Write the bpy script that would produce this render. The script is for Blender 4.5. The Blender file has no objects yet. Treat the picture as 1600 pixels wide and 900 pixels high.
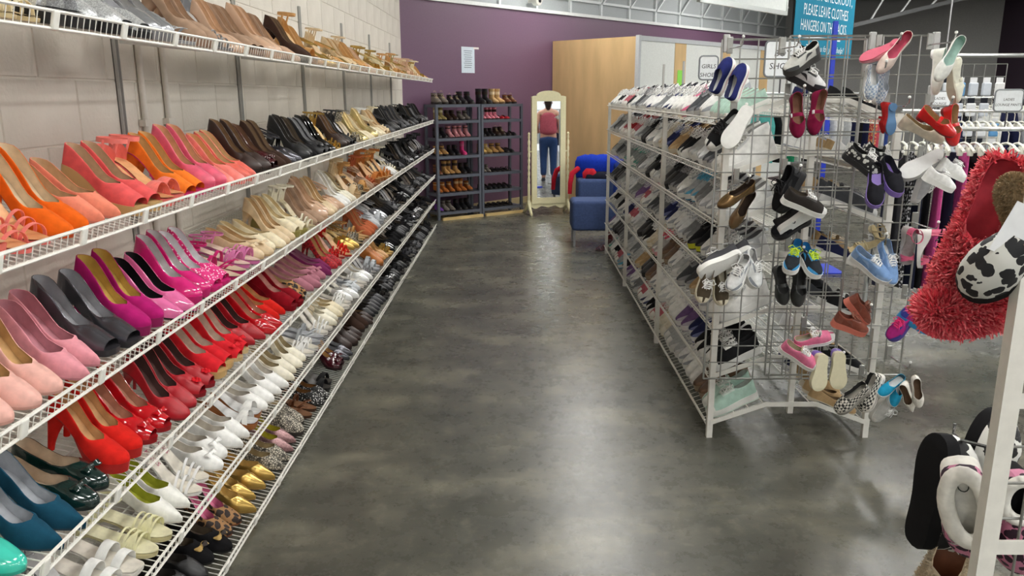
import bpy, math, random
import numpy as np
from mathutils import Matrix, Vector
R_ = random.Random(7)
scn = bpy.context.scene
col = scn.collection
rad = math.radians

# ------------------------------------------------------------ camera
CAM_H = 1.55
F_PX, PITCH, YAW, ROLL = 1243.6, rad(13.68), rad(-.38), rad(-.165)
fw = Vector((math.sin(YAW)*math.cos(PITCH), math.cos(YAW)*math.cos(PITCH), -math.sin(PITCH)))
ri0 = Vector((math.cos(YAW), -math.sin(YAW), 0)); up0 = ri0.cross(fw)
ri = ri0*math.cos(ROLL)+up0*math.sin(ROLL); up = up0*math.cos(ROLL)-ri0*math.sin(ROLL)
cd = bpy.data.cameras.new('camera'); cam = bpy.data.objects.new('camera', cd); col.objects.link(cam)
cd.sensor_fit = 'HORIZONTAL'; cd.sensor_width = 36; cd.lens = F_PX/1600*36; cd.clip_start = .05; cd.clip_end = 100
cam.matrix_world = Matrix(((ri.x, up.x, -fw.x, 0), (ri.y, up.y, -fw.y, 0), (ri.z, up.z, -fw.z, CAM_H), (0, 0, 0, 1)))
scn.camera = cam
def ray(px, py): return fw*F_PX+ri*(px-800)+up*(450-py)
def at_y(px, py, Y):
    d = ray(px, py); return d*(Y/d.y)+Vector((0, 0, CAM_H))
def at_x(px, py, X):
    d = ray(px, py); return d*(X/d.x)+Vector((0, 0, CAM_H))

# ------------------------------------------------------------ world, exposure
w = bpy.data.worlds.new('store_ambient'); scn.world = w; w.use_nodes = True
w.node_tree.nodes['Background'].inputs[0].default_value = (.93, .96, 1, 1)
w.node_tree.nodes['Background'].inputs[1].default_value = .8
scn.view_settings.view_transform = 'Standard'; scn.view_settings.look = 'None'
scn.view_settings.gamma = 1; scn.view_settings.use_curve_mapping = False
scn.view_settings.exposure = 0.52
LAMP_STRENGTH = 27.0

# ------------------------------------------------------------ materials
def srgb(r, g, b): 
    return tuple(((c/255)/12.92 if c/255 <= .04045 else ((c/255+.055)/1.055)**2.4) for c in (r, g, b))
MC = {}
def newmat(name):
    m = bpy.data.materials.new(name); m.use_nodes = True
    nt = m.node_tree; return m, nt, nt.nodes['Principled BSDF']
def mat(rgb, fin='leather', rgb2=None):
    """procedural material; rgb in 0-255"""
    key = (tuple(rgb), fin, tuple(rgb2) if rgb2 else None)
    if key in MC: return MC[key]
    m, nt, b = newmat('%s_%d_%d_%d' % ((fin,)+tuple(rgb)))
    N = nt.nodes; L = nt.links; c = srgb(*rgb)
    rough = dict(leather=.42, suede=.95, patent=.12, metal=.3, chrome=.12, glitter=.35, fabric=.9, plastic=.45, paint=.4, rubber=.6,
                 foil=.25, wood=.55, matte=.8, plush=1.0).get(fin, .7)
    b.inputs['Roughness'].default_value = rough
    if fin in ('metal', 'chrome'): b.inputs['Metallic'].default_value = .9
    if fin == 'foil': b.inputs['Metallic'].default_value = .7
    if fin == 'patent': b.inputs['Coat Weight'].default_value = .6
    if fin in ('fabric', 'suede', 'plush', 'matte'): b.inputs['Specular IOR Level'].default_value = .2
    tc = N.new('ShaderNodeTexCoord')
    nz = N.new('ShaderNodeTexNoise'); L.new(tc.outputs['Object'], nz.inputs['Vector'])
    ramp = N.new('ShaderNodeValToRGB'); e = ramp.color_ramp.elements
    if fin in ('leopard', 'snake', 'cow', 'dots', 'floral'):
        v = N.new('ShaderNodeTexVoronoi'); L.new(tc.outputs['Object'], v.inputs['Vector'])
        v.inputs['Scale'].default_value = dict(leopard=44, snake=95, cow=26, dots=110, floral=60)[fin]
        ramp.color_ramp.interpolation = 'CONSTANT' if fin != 'snake' else 'LINEAR'
        c2 = srgb(*rgb2)
        if fin == 'snake':
            v.feature = 'DISTANCE_TO_EDGE'; e[0].position = .06; e[1].position = .2; e[0].color = (*c2, 1); e[1].color = (*c, 1)
        else:
            e[0].position = 0; e[1].position = dict(leopard=.52, cow=.45, dots=.3, floral=.45)[fin]; e[0].color = (*c2, 1); e[1].color = (*c, 1)
            if fin in ('cow', 'leopard'):
                ad = N.new('ShaderNodeVectorMath'); ad.operation = 'MULTIPLY_ADD'; nz.inputs['Scale'].default_value = 40
                ad.inputs[1].default_value = (.02, .02, .02); L.new(nz.outputs['Color'], ad.inputs[0]); L.new(tc.outputs['Object'], ad.inputs[2]); L.new(ad.outputs[0], v.inputs['Vector'])
        L.new(v.outputs['Distance'], ramp.inputs[0])
    elif fin == 'check':
        ch = N.new('ShaderNodeTexChecker'); L.new(tc.outputs['Object'], ch.inputs['Vector']); ch.inputs['Scale'].default_value = 75
        c2 = srgb(*rgb2); ch.inputs[1].default_value = (*c, 1); ch.inputs[2].default_value = (*c2, 1)
        L.new(ch.outputs[0], b.inputs['Base Color'])
    elif fin == 'glitter':
        v = N.new('ShaderNodeTexVoronoi'); v.inputs['Scale'].default_value = 420; L.new(tc.outputs['Object'], v.inputs['Vector'])
        L.new(v.outputs['Color'], ramp.inputs[0]); e[0].color = tuple(x*.5 for x in c)+(1,); e[1].color = tuple(min(1, x*1.5+.05) for x in c)+(1,)
        b.inputs['Metallic'].default_value = .5
    elif fin == 'wood':
        mp = N.new('ShaderNodeMapping'); mp.inputs['Scale'].default_value = (1.5, 1.5, .35); L.new(tc.outputs['Object'], mp.inputs[0])
        L.new(mp.outputs[0], nz.inputs['Vector']); nz.inputs['Scale'].default_value = 3; nz.inputs['Detail'].default_value = 6
        e[0].position = .3; e[1].position = .75; e[0].color = tuple(x*.85 for x in c)+(1,); e[1].color = tuple(min(1, x*1.15) for x in c)+(1,)
        L.new(nz.outputs[0], ramp.inputs[0])
    else:
        nz.inputs['Scale'].default_value = 45; k = .12 if fin in ('suede', 'fabric', 'plush', 'leather') else .04
        e[0].position = .3; e[1].position = .7; e[0].color = tuple(x*(1-k) for x in c)+(1,); e[1].color = tuple(min(1, x*(1+k)) for x in c)+(1,)
        L.new(nz.outputs[0], ramp.inputs[0])
    if fin != 'check': L.new(ramp.outputs[0], b.inputs['Base Color'])
    if fin in ('fabric', 'suede', 'leather', 'plush'):
        n2 = N.new('ShaderNodeTexNoise'); n2.inputs['Scale'].default_value = 320; L.new(tc.outputs['Object'], n2.inputs['Vector'])
        bp = N.new('ShaderNodeBump'); bp.inputs['Strength'].default_value = .2; bp.inputs['Distance'].default_value = .001
        L.new(n2.outputs[0], bp.inputs['Height']); L.new(bp.outputs[0], b.inputs['Normal'])
    MC[key] = m; return m
WHITE = mat((226, 224, 216), 'paint'); 

# ------------------------------------------------------------ mesh builder
class MB:
    def __init__(s): s.v = []; s.f = []
    def grid(s, rows, closed=False):
        b = len(s.v); n = len(rows[0])
        for r in rows: s.v.extend(r)
        for i in range(len(rows)-1):
            for j in range(n if closed else n-1):
                k = (j+1) % n
                s.f.append((b+i*n+j, b+i*n+k, b+(i+1)*n+k, b+(i+1)*n+j))
        return s
    def cap(s, ring, flip=False):
        b = len(s.v); s.v.extend(ring); f = list(range(b, b+len(ring))); s.f.append(tuple(f[::-1] if flip else f)); return s
    def loft(s, rings, caps=True):
        s.grid(rings, True)
        if caps: s.cap(rings[0], True); s.cap(rings[-1])
        return s
    def box(s, a, b_, M=None):
        (x0, y0, z0), (x1, y1, z1) = a, b_
        p = [(x0, y0, z0), (x1, y0, z0), (x1, y1, z0), (x0, y1, z0), (x0, y0, z1), (x1, y0, z1), (x1, y1, z1), (x0, y1, z1)]
        if M is not None: p = [tuple(M @ Vector(q)) for q in p]
        b = len(s.v); s.v.extend(p)
        for q in ((0, 3, 2, 1), (4, 5, 6, 7), (0, 1, 5, 4), (1, 2, 6, 5), (2, 3, 7, 6), (3, 0, 4, 7)): s.f.append(tuple(b+i for i in q))
        return s
    def rbox(s, a, b_, r=.02, n=3):
        """box with rounded edges (superellipse corners in plan, rounded top and bottom)"""
        (x0, y0, z0), (x1, y1, z1) = a, b_
        def ring(ins, z):
            out = []
            rr = max(r-ins, .001)
            for cx, cy, a0 in ((x1-r, y1-r, 0), (x0+r, y1-r, 90), (x0+r, y0+r, 180), (x1-r, y0+r, 270)):
                for k in range(n+1):
                    t = rad(a0+90*k/n); out.append((cx+rr*math.cos(t), cy+rr*math.sin(t), z))
            return out
        rs = []
        for k in range(n+1):
            t = rad(90*k/n); rs.append(ring(r*(1-math.sin(t)), z0+r*(1-math.cos(t))))
        for k in range(n, -1, -1):
            t = rad(90*k/n); rs.append(ring(r*(1-math.sin(t)), z1-r*(1-math.cos(t))))
        return s.loft(rs)
    def tube(s, pts, r, n=6, caps=True):
        P = [Vector(p) for p in pts]; rings = []
        pu = None
        for i, p in enumerate(P):
            d = (P[min(i+1, len(P)-1)]-P[max(i-1, 0)]).normalized()
            if pu is None: pu = d.orthogonal().normalized()
            pu = (pu-d*pu.dot(d)); pu = pu.normalized() if pu.length > 1e-6 else d.orthogonal().normalized()
            q = d.cross(pu); rr = r[i] if isinstance(r, (list, tuple)) else r
            rings.append([tuple(p+(pu*math.cos(2*math.pi*k/n)+q*math.sin(2*math.pi*k/n))*rr) for k in range(n)])
        return s.loft(rings, caps)
    def lathe(s, prof, n=12, c=(0, 0, 0)):
        return s.loft([[(c[0]+r*math.cos(2*math.pi*k/n), c[1]+r*math.sin(2*math.pi*k/n), c[2]+z) for k in range(n)] for r, z in prof])
    def add(s, o, M=None):
        b = len(s.v); s.v.extend([tuple(M @ Vector(q)) for q in o.v] if M is not None else o.v); s.f.extend([tuple(b+i for i in f) for f in o.f]); return s
    def mesh(s, name, smooth=False):
        me = bpy.data.meshes.new(name); me.from_pydata([tuple(q) for q in s.v], [], s.f)
        if smooth: me.shade_smooth()
        me.update(); return me
def smooth_angle(me, ang=50):
    me.shade_smooth()
    try: me.set_sharp_from_angle(angle=rad(ang))
    except Exception: pass
    return me
def ob(name, me, m=None, parent=None, M=None, smooth=None):
    if isinstance(me, MB): 
        me = me.mesh(name)
        if smooth: smooth_angle(me, smooth if smooth is not True else 50)
    o = bpy.data.objects.new(name, me); col.objects.link(o)
    if m is not None:
        if not me.materials: me.materials.append(m)
        elif me.materials[0] is not m:
            o.material_slots[0].link = 'OBJECT'; o.material_slots[0].material = m
    if parent: o.parent = parent
    if M is not None: o.matrix_local = M
    return o
def empty(name, M=None):
    o = bpy.data.objects.new(name, None); col.objects.link(o); o.empty_display_size = .05
    if M is not None: o.matrix_local = M
    return o
def tag(o, label=None, cat=None, group=None, kind=None):
    if label: o['label'] = label
    if cat: o['category'] = cat
    if group: o['group'] = group
    if kind: o['kind'] = kind
    return o
def T(x, y=None, z=None):
    return Matrix.Translation(x) if y is None else Matrix.Translation((x, y, z))
def RX(a): return Matrix.Rotation(rad(a), 4, 'X')
def RY(a): return Matrix.Rotation(rad(a), 4, 'Y')
def RZ(a): return Matrix.Rotation(rad(a), 4, 'Z')
TXT = {}
def text_mesh(s, size, extrude=.0, align='CENTER', shear=0):
    k = (s, size, align, shear)
    if k in TXT: return TXT[k]
    cu = bpy.data.curves.new('t', 'FONT'); cu.body = s; cu.size = size; cu.align_x = align; cu.align_y = 'CENTER'; cu.shear = shear
    cu.resolution_u = 2
    o = bpy.data.objects.new('t', cu); col.objects.link(o); bpy.context.view_layer.update()
    me = bpy.data.meshes.new_from_object(o.evaluated_get(bpy.context.evaluated_depsgraph_get()))
    bpy.data.objects.remove(o); bpy.data.curves.remove(cu)
    TXT[k] = me; return me

# ------------------------------------------------------------ setting
WALL_X = -1.40
WD = rad(42.4); wdir = Vector((math.sin(WD), math.cos(WD), 0)); wnor = Vector((math.cos(WD), -math.sin(WD), 0))   # purple wall
W0 = Vector((WALL_X, 10.05, 0))
# floor
m_floor, nt, b = newmat('polished_concrete'); N = nt.nodes; L = nt.links
tc = N.new('ShaderNodeTexCoord')
mp = N.new('ShaderNodeMapping'); mp.inputs['Scale'].default_value = (.9, 1.5, 1); L.new(tc.outputs['Object'], mp.inputs[0])
n1 = N.new('ShaderNodeTexNoise'); n1.inputs['Scale'].default_value = 2.1; n1.inputs['Detail'].default_value = 9; n1.inputs['Roughness'].default_value = .62; n1.inputs['Distortion'].default_value = .25
L.new(mp.outputs[0], n1.inputs['Vector'])
r1 = N.new('ShaderNodeValToRGB'); e = r1.color_ramp.elements
e[0].position = .32; e[0].color = (*srgb(70, 70, 63), 1); e[1].position = .68; e[1].color = (*srgb(122, 119, 104), 1)
x = r1.color_ramp.elements.new(.52); x.color = (*srgb(88, 87, 78), 1)
L.new(n1.outputs[0], r1.inputs[0])
n2 = N.new('ShaderNodeTexNoise'); n2.inputs['Scale'].default_value = 7; n2.inputs['Detail'].default_value = 12; n2.inputs['Roughness'].default_value = .75
L.new(tc.outputs['Object'], n2.inputs['Vector'])
r2 = N.new('ShaderNodeValToRGB'); r2.color_ramp.elements[0].position = .55; r2.color_ramp.elements[1].position = .72
L.new(n2.outputs[0], r2.inputs[0])
mx = N.new('ShaderNodeMixRGB'); mx.inputs[2].default_value = (*srgb(165, 160, 142), 1)
mf = N.new('ShaderNodeMath'); mf.operation = 'MULTIPLY'; mf.inputs[1].default_value = .45
L.new(r2.outputs[0], mf.inputs[0]); L.new(mf.outputs[0], mx.inputs[0]); L.new(r1.outputs[0], mx.inputs[1])
vc = N.new('ShaderNodeTexVoronoi'); vc.feature = 'DISTANCE_TO_EDGE'; vc.inputs['Scale'].default_value = .55
ds = N.new('ShaderNodeVectorMath'); ds.operation = 'MULTIPLY_ADD'; ds.inputs[1].default_value = (.5, .5, 0)
n3 = N.new('ShaderNodeTexNoise'); n3.inputs['Scale'].default_value = 3; n3.inputs['Detail'].default_value = 6; L.new(tc.outputs['Object'], n3.inputs['Vector'])
L.new(n3.outputs['Color'], ds.inputs[0]); L.new(tc.outputs['Object'], ds.inputs[2]); L.new(ds.outputs[0], vc.inputs['Vector'])
r3 = N.new('ShaderNodeValToRGB'); r3.color_ramp.elements[0].position = 0; r3.color_ramp.elements[0].color = (.6, .6, .6, 1); r3.color_ramp.elements[1].position = .006
L.new(vc.outputs['Distance'], r3.inputs[0])
mm = N.new('ShaderNodeMixRGB'); mm.blend_type = 'MULTIPLY'; mm.inputs[0].default_value = .6; L.new(mx.outputs[0], mm.inputs[1]); L.new(r3.outputs[0], mm.inputs[2])
L.new(mm.outputs[0], b.inputs['Base Color'])
rr = N.new('ShaderNodeMapRange'); rr.inputs[3].default_value = .18; rr.inputs[4].default_value = .38; L.new(n2.outputs[0], rr.inputs[0]); L.new(rr.outputs[0], b.inputs['Roughness'])
bp = N.new('ShaderNodeBump'); bp.inputs['Strength'].default_value = .06; bp.inputs['Distance'].default_value = .02; L.new(n2.outputs[0], bp.inputs['Height']); L.new(bp.outputs[0], b.inputs['Normal'])
tag(ob('floor', MB().box((-1.6, -9, -.1), (14, 22, 0)), m_floor), 'polished grey green mottled concrete floor of the shop', kind='structure')
tag(ob('ceiling', MB().box((-1.6, -9, 3.62), (14, 22, 3.7)), mat((190, 192, 190), 'matte')), 'pale grey flat ceiling of the shop', kind='structure')

# left wall: mortar backing with painted blocks
m_block, nt, b = newmat('painted_block'); N = nt.nodes; L = nt.links
tc = N.new('ShaderNodeTexCoord'); nz = N.new('ShaderNodeTexNoise'); nz.inputs['Scale'].default_value = 4; nz.inputs['Detail'].default_value = 8; L.new(tc.outputs['Object'], nz.inputs['Vector'])
rp = N.new('ShaderNodeValToRGB'); rp.color_ramp.elements[0].position = .3; rp.color_ramp.elements[1].position = .7
rp.color_ramp.elements[0].color = (*srgb(206, 199, 186), 1); rp.color_ramp.elements[1].color = (*srgb(222, 216, 204), 1)
L.new(nz.outputs[0], rp.inputs[0]); L.new(rp.outputs[0], b.inputs['Base Color']); b.inputs['Roughness'].default_value = .6
n4 = N.new('ShaderNodeTexNoise'); n4.inputs['Scale'].default_value = 70; n4.inputs['Detail'].default_value = 4; L.new(tc.outputs['Object'], n4.inputs['Vector'])
bp = N.new('ShaderNodeBump'); bp.inputs['Strength'].default_value = .5; bp.inputs['Distance'].default_value = .004; L.new(n4.outputs[0], bp.inputs['Height']); L.new(bp.outputs[0], b.inputs['Normal'])
wl = tag(ob('wall_left', MB().box((WALL_X-.15, -2, 0), (WALL_X-.004, 10.05, 3.62)), m_block), 'off-white painted concrete block wall behind the wire shelves', kind='structure')
bw, bh, g = .4, .2, .0022
blk = MB()
bev = .003
rows = [[(0, g, g), (0, bw-g, g), (0, bw-g, bh-g), (0, g, bh-g)], [(.012, g, g), (.012, bw-g, g), (.012, bw-g, bh-g), (.012, g, bh-g)],
        [(.016, g+bev, g+bev), (.016, bw-g-bev, g+bev), (.016, bw-g-bev, bh-g-bev), (.016, g+bev, bh-g-bev)]]
blk.loft(rows); blk_me = blk.mesh('block')
blk_me.materials.append(m_block)
rest = MB()
for k in range(0, 18):
    off = 0 if k % 2 == 0 else -.2
    for i in range(-5, 27):
        y0 = i*bw+off
        if y0+bw > 10.05 or y0 < -2: continue
        M = T(WALL_X-.016, y0, k*bh)
        if 5 <= k <= 13 and y0 > 1.1: ob('block', blk_me, m_block, wl, M)
        else: rest.add(blk, M)
tag(ob('block_field', rest, m_block, wl), kind='stuff')
cm = mat((214, 209, 198), 'paint')
for y in (3.03, 3.235):
    c = empty('conduit', T(WALL_X, y, 0)); tag(c, 'thin painted conduit running up the block wall between shelf uprights', 'conduit', 'wall conduits')
    ob('pipe', MB().tube([(.012, 0, .02), (.012, 0, 3.6)], .0125, 8), cm, c, smooth=True)
    for z in (.3, 1.45, 2.4): ob('clamp', MB().box((0, -.03, z-.012), (.0255, .03, z+.012)), cm, c)

# purple back wall, upper wall with steel girts
m_purple = mat((110, 81, 104), 'paint')
def wallM(p, along=wdir, nor=wnor): # local x along wall, y = towards room, z up
    a = along; n = nor
    return Matrix(((a.x, n.x, 0, p.x), (a.y, n.y, 0, p.y), (a.z, n.z, 1, p.z), (0, 0, 0, 1)))
WM = wallM(W0)
WL = 11.2
tag(ob('wall_back', MB().box((-.25, -.15, 0), (WL, 0, 2.68)), m_purple, M=WM), 'dusky purple painted wall behind the boot shelves', kind='structure')
tag(ob('wall_upper', MB().box((-.25, -.35, 2.68), (WL, -.2, 3.62)), mat((176, 181, 182), 'matte'), M=WM), 'pale grey clerestory panel above the purple wall', kind='structure')
tr = tag(ob('trim_1', MB().box((-.25, -.16, 2.68), (WL, .03, 2.725)), mat((226, 228, 226), 'paint'), M=WM), 'white ledge trim along the top of the purple wall', kind='structure')
gs = tag(empty('girt_frame', WM @ T(0, -.18, 2.725)), 'white painted steel girts and studs above the purple wall ledge', 'steel frame')
gm = mat((214, 218, 218), 'paint')
for z in (.2, .62): ob('girt', MB().box((0, -.02, z), (WL, .02, z+.035)), gm, gs)
k = .35
while k < WL:
    ob('stud', MB().box((k-.02, -.02, 0), (k+.02, .02, .895)), gm, gs)
    if k > 3.6: ob('brace', MB().tube([(k, .03, .2), (k+.42, .03, .6)], .016, 4), gm, gs)
    k += .78
tag(ob('baseboard_back', MB().box((0, 0, 0), (WL, .015, .09)), mat((186, 168, 128), 'wood'), M=WM), 'pale wooden baseboard under the purple wall', kind='structure')
END = W0+wdir*WL
tag(ob('wall_far', MB().box((END.x-.3, END.y, 0), (10.6, END.y+.15, 3.62)), mat((150, 150, 147), 'matte')), 'plain grey far wall beyond the clothes racks', kind='structure')
tag(ob('wall_right', MB().box((10.6, 9.0, 0), (10.75, END.y+.15, 3.62)), mat((66, 54, 66), 'matte')), 'dark plum side wall beyond the clothes racks', kind='structure')
# ceiling truss in front of far wall
tt = tag(empty('ceiling_truss', T(END.x-.2, END.y-2.4, 0)), 'dark sloping steel truss below the ceiling by the grey wall', 'truss')
tm = mat((92, 94, 94), 'paint')
ob('chord', MB().tube([(0, 0, 2.7), (3.6, 0, 3.55)], .05, 4), tm, tt); ob('chord', MB().tube([(0, 0, 3.5), (3.6, 0, 3.58)], .04, 4), tm, tt)
ob('soffit', MB().box((0, .1, 2.72), (.1, 2.2, 3.55)).grid([[(0, .3, 2.7), (3.5, .3, 3.5)], [(0, 2.2, 2.7), (3.5, 2.2, 3.5)]]), mat((120, 122, 121), 'matte'), tt)
for i in range(6):
    x0 = .2+i*.55; ob('web', MB().tube([(x0, 0, 2.7+x0*.236), (x0+.35, 0, 3.52)], .02, 4), gm, tt)
# rear of the shop, seen in the mirror only
tag(ob('wall_rear', MB().box((-1.6, -9.15, 0), (14, -9, 3.62)), mat((198, 197, 192), 'matte')), 'pale wall at the other end of the shop', kind='structure')

# fitting room partition
BX = W0+wdir*((.51-W0.x)/wdir.x)
bdir = Vector((wdir.y, -wdir.x, 0)); BC = BX+bdir*1.51
pr = tag(empty('fitting_room', wallM(BX)), 'tall fitting room with tan board side and white framed front panels', 'fitting room')
# local: x along purple wall, y out to room
BH = 2.3
ob('side_panel', MB().box((0, .02, 0), (.04, 1.5, BH)), mat((214, 180, 130), 'wood'), pr)
al = mat((182, 186, 188), 'metal')
ob('corner_post', MB().box((-.005, 1.47, 0), (.05, 1.525, BH+.015)), mat((196, 199, 200), 'paint'), pr)
ob('top_rail', MB().box((.05, 1.47, BH-.05), (5.2, 1.52, BH+.01)), mat((190, 194, 196), 'paint'), pr)
for x0, x1 in ((.06, .93), (1.23, 2.25), (2.55, 3.6), (3.9, 5.1)):
    ob('white_panel', MB().box((x0, 1.48, .1), (x1, 1.505, BH-.05)), mat((226, 229, 224), 'paint'), pr)
for x0, x1 in ((.93, 1.23), (2.25, 2.55), (3.6, 3.9)):
    ob('wood_strip', MB().box((x0, 1.47, .0), (x1, 1.512, BH-.05)), mat((214, 180, 128), 'wood'), pr)
g_ = tag(ob('paper_note', MB().box((-.09, 0, -.16), (.09, .002, .16)), mat((150, 226, 96), 'matte'), M=wallM(BX) @ T(1.1, 1.5155, 1.72)), 'bright green paper taped to the fitting room wood strip', 'paper')
nt_ = tag(empty('wall_notice', WM @ T(1.12, .003, 1.99)), 'white printed notice taped to the purple wall above boots', 'notice')
ob('sheet', MB().box((-.12, 0, -.165), (.12, .002, .165)), mat((212, 222, 232), 'matte'), nt_)
for i in range(9): ob('text_line', MB().box((-.075+.01*(i % 2), .002, .11-i*.026), (.075-.008*(i % 3), .0028, .118-i*.026)), mat((120, 130, 140), 'matte'), nt_)
ob('tape', MB().box((.10, .0028, .14), (.2, .0034, .165)), mat((235, 225, 222), 'matte'), nt_)
sc = tag(empty('security_camera', WM @ T(2.55, -.05, 2.84)), 'small white round security camera on the steel girt', 'camera')
ob('housing', MB().lathe([(.001, -.06), (.05, -.06), (.065, -.04), (.065, .05), (.05, .06), (.001, .06)], 14), WHITE, sc, RX(-90), smooth=True)
ob('lens', MB().lathe([(.001, .058), (.03, .058), (.03, .068), (.001, .07)], 12), mat((20, 20, 22), 'patent'), sc, RX(-90))
ob('mount', MB().box((-.02, -.16, -.02), (.02, -.05, .02)), WHITE, sc)

# ceiling lamps (real fixtures; their diffusers are the light of the shop)
m_lamp, nt, b = newmat('lamp_diffuser')
b.inputs['Emission Color'].default_value = (1, .985, .95, 1); b.inputs['Emission Strength'].default_value = LAMP_STRENGTH; b.inputs['Base Color'].default_value = (.9, .9, .9, 1)
lamp_h = MB().box((-.17, -.62, .04), (.17, .62, .10)).mesh('housing'); lamp_d = MB().rbox((-.15, -.6, 0), (.15, .6, .05), .02).mesh('diffuser')
li = 0
for X in (.95, 4.1, 7.3, 10.3):
    for Y in (-6.5, -3.6, -.7, 2.2, 5.1, 8.0, 10.9, 14):
        q = Vector((X, Y, 0))-W0
        if q.dot(wnor) < .45: continue
        l_ = tag(empty('ceiling_light', T(X, Y, 3.5)), 'long fluorescent ceiling fixture with glowing white diffuser', 'ceiling light', 'ceiling fixtures')
        ob('housing', lamp_h, WHITE, l_); ob('diffuser', lamp_d, m_lamp, l_)
#PART2
# ------------------------------------------------------------ wire shelves on the left
FX = -.965; TILT = 14; DEPTH = .40; LIPH = .036
ct, st = math.cos(rad(TILT)), math.sin(rad(TILT))
SH = {1: 1.72, 2: 1.265, 3: .94, 4: .638, 5: .347, 6: .055}      # height of the lip top
SN = {1: 'top wire shelf', 2: 'second wire shelf from the top', 3: 'third wire shelf from the top', 4: 'fourth wire shelf from the top', 5: 'fifth wire shelf from the top', 6: 'lowest wire shelf by the floor'}
Y0S, Y1S = 1.0, 9.36
m_wire = mat((232, 230, 222), 'plastic'); m_zinc = mat((176, 176, 172), 'paint')
STD = (1.64, 2.87, 4.12, 5.36, 6.62, 7.84, 9.08)
def deck_pt(s, y, k, n=0):     # s back from the lip, n above the deck
    z = SH[k]-LIPH*ct
    return Vector((FX-s*ct+n*st, y, z+s*st+n*ct))
for k in SH:
    r = tag(empty('wire_shelf', T(FX, (Y0S+Y1S)/2, SH[k]-LIPH)), 'white coated %s, fixed to the block wall' % SN[k], 'wire shelf', 'wall wire shelves')
    Mi = T(FX, (Y0S+Y1S)/2, SH[k]-LIPH).inverted()
    def loc(pts): return [Mi @ p for p in pts]
    for nm, s, n in (('lip_top_wire', 0, LIPH), ('lip_bottom_wire', 0, 0), ('back_wire', DEPTH, -.004), ('middle_wire', .2, -.004)):
        ob(nm, MB().tube(loc([deck_pt(s, Y0S, k, n), deck_pt(s, Y1S, k, n)]), .0042 if 'lip' in nm else .003, 6), m_wire, r, smooth=True)
    wb = MB(); y = Y0S+.01
    while y < Y1S:
        wb.tube(loc([deck_pt(DEPTH, y, k), deck_pt(0, y, k), deck_pt(0, y, k, LIPH)]), .0016, 4, False); y += .0254
    tag(ob('deck_wires', wb, m_wire, r), kind='stuff')
    y = 1.13
    clip = None
    while y < Y1S:
        p = Mi @ deck_pt(-.002, y, k, LIPH/2)
        M = T(p) @ RY(TILT)
        if clip is None: clip = MB().rbox((-.003, -.012, -.02), (.005, .012, .02), .003, 2).mesh('lip_clip')
        ob('lip_clip', clip, m_wire, r, M); y += .3
    for yy in STD:
        a = [Mi @ deck_pt(DEPTH+.02, yy, k, -.012), Mi @ deck_pt(.13, yy, k, -.008), Mi @ deck_pt(.13, yy, k, -.02), Mi @ (deck_pt(DEPTH+.02, yy, k, -.012)-Vector((0, 0, .05)))]
        if k == 6: a[3] = a[0]-Vector((0, 0, .05))
        ob('bracket', MB().loft([[tuple(q+Vector((0, d, 0))) for q in a] for d in (-.003, .003)]), mat((196, 195, 190), 'paint'), r)
for yy in STD:
    s_ = tag(empty('shelf_upright', T(WALL_X, yy, .03)), 'galvanised slotted upright strip screwed to the block wall holding the shelves', 'shelf upright', 'slotted shelf uprights')
    ob('channel', MB().box((0, -.0125, 0), (.003, .0125, 2.07)).box((0, -.0125, 0), (.014, -.0095, 2.07)).box((0, .0095, 0), (.014, .0125, 2.07)), m_zinc, s_)
    sl = MB(); z = .03
    while z < 2.05: sl.box((.003, -.003, z), (.0036, .003, z+.018)); z += .032
    tag(ob('slots', sl, mat((40, 40, 40), 'matte'), s_), kind='stuff')

# ------------------------------------------------------------ shoes
TS = [0, .012, .03, .06, .1, .16, .24, .32, .4, .46, .52, .56, .59, .62, .65, .68, .72, .77, .82, .87, .91, .945, .97, .988, 1.0]
WID = dict(
 round=[(0, 0), (.012, .012), (.03, .0185), (.06, .0238), (.1, .027), (.16, .0285), (.3, .0265), (.42, .0262), (.55, .032), (.68, .0378), (.77, .0378), (.85, .0335), (.91, .0272), (.945, .022), (.97, .0165), (.988, .010), (1, 0)],
 point=[(0, 0), (.012, .012), (.03, .0185), (.06, .0238), (.1, .027), (.16, .0285), (.3, .0262), (.42, .0258), (.55, .0315), (.66, .036), (.75, .0335), (.85, .0225), (.92, .0135), (.97, .0068), (.988, .0042), (1, .0008)],
 square=[(0, 0), (.012, .012), (.03, .0185), (.06, .0238), (.1, .027), (.16, .0285), (.3, .0265), (.42, .0265), (.55, .033), (.68, .038), (.77, .038), (.87, .035), (.945, .0305), (.975, .027), (.99, .022), (1, .001)],
 sneak=[(0, 0), (.012, .017), (.03, .0245), (.06, .0295), (.1, .0325), (.16, .034), (.3, .0335), (.42, .035), (.55, .0415), (.68, .0465), (.77, .0462), (.85, .042), (.91, .035), (.945, .029), (.97, .0225), (.988, .0145), (1, 0)])
def itp(pts, t): return float(np.interp(t, [p[0] for p in pts], [p[1] for p in pts]))
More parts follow.
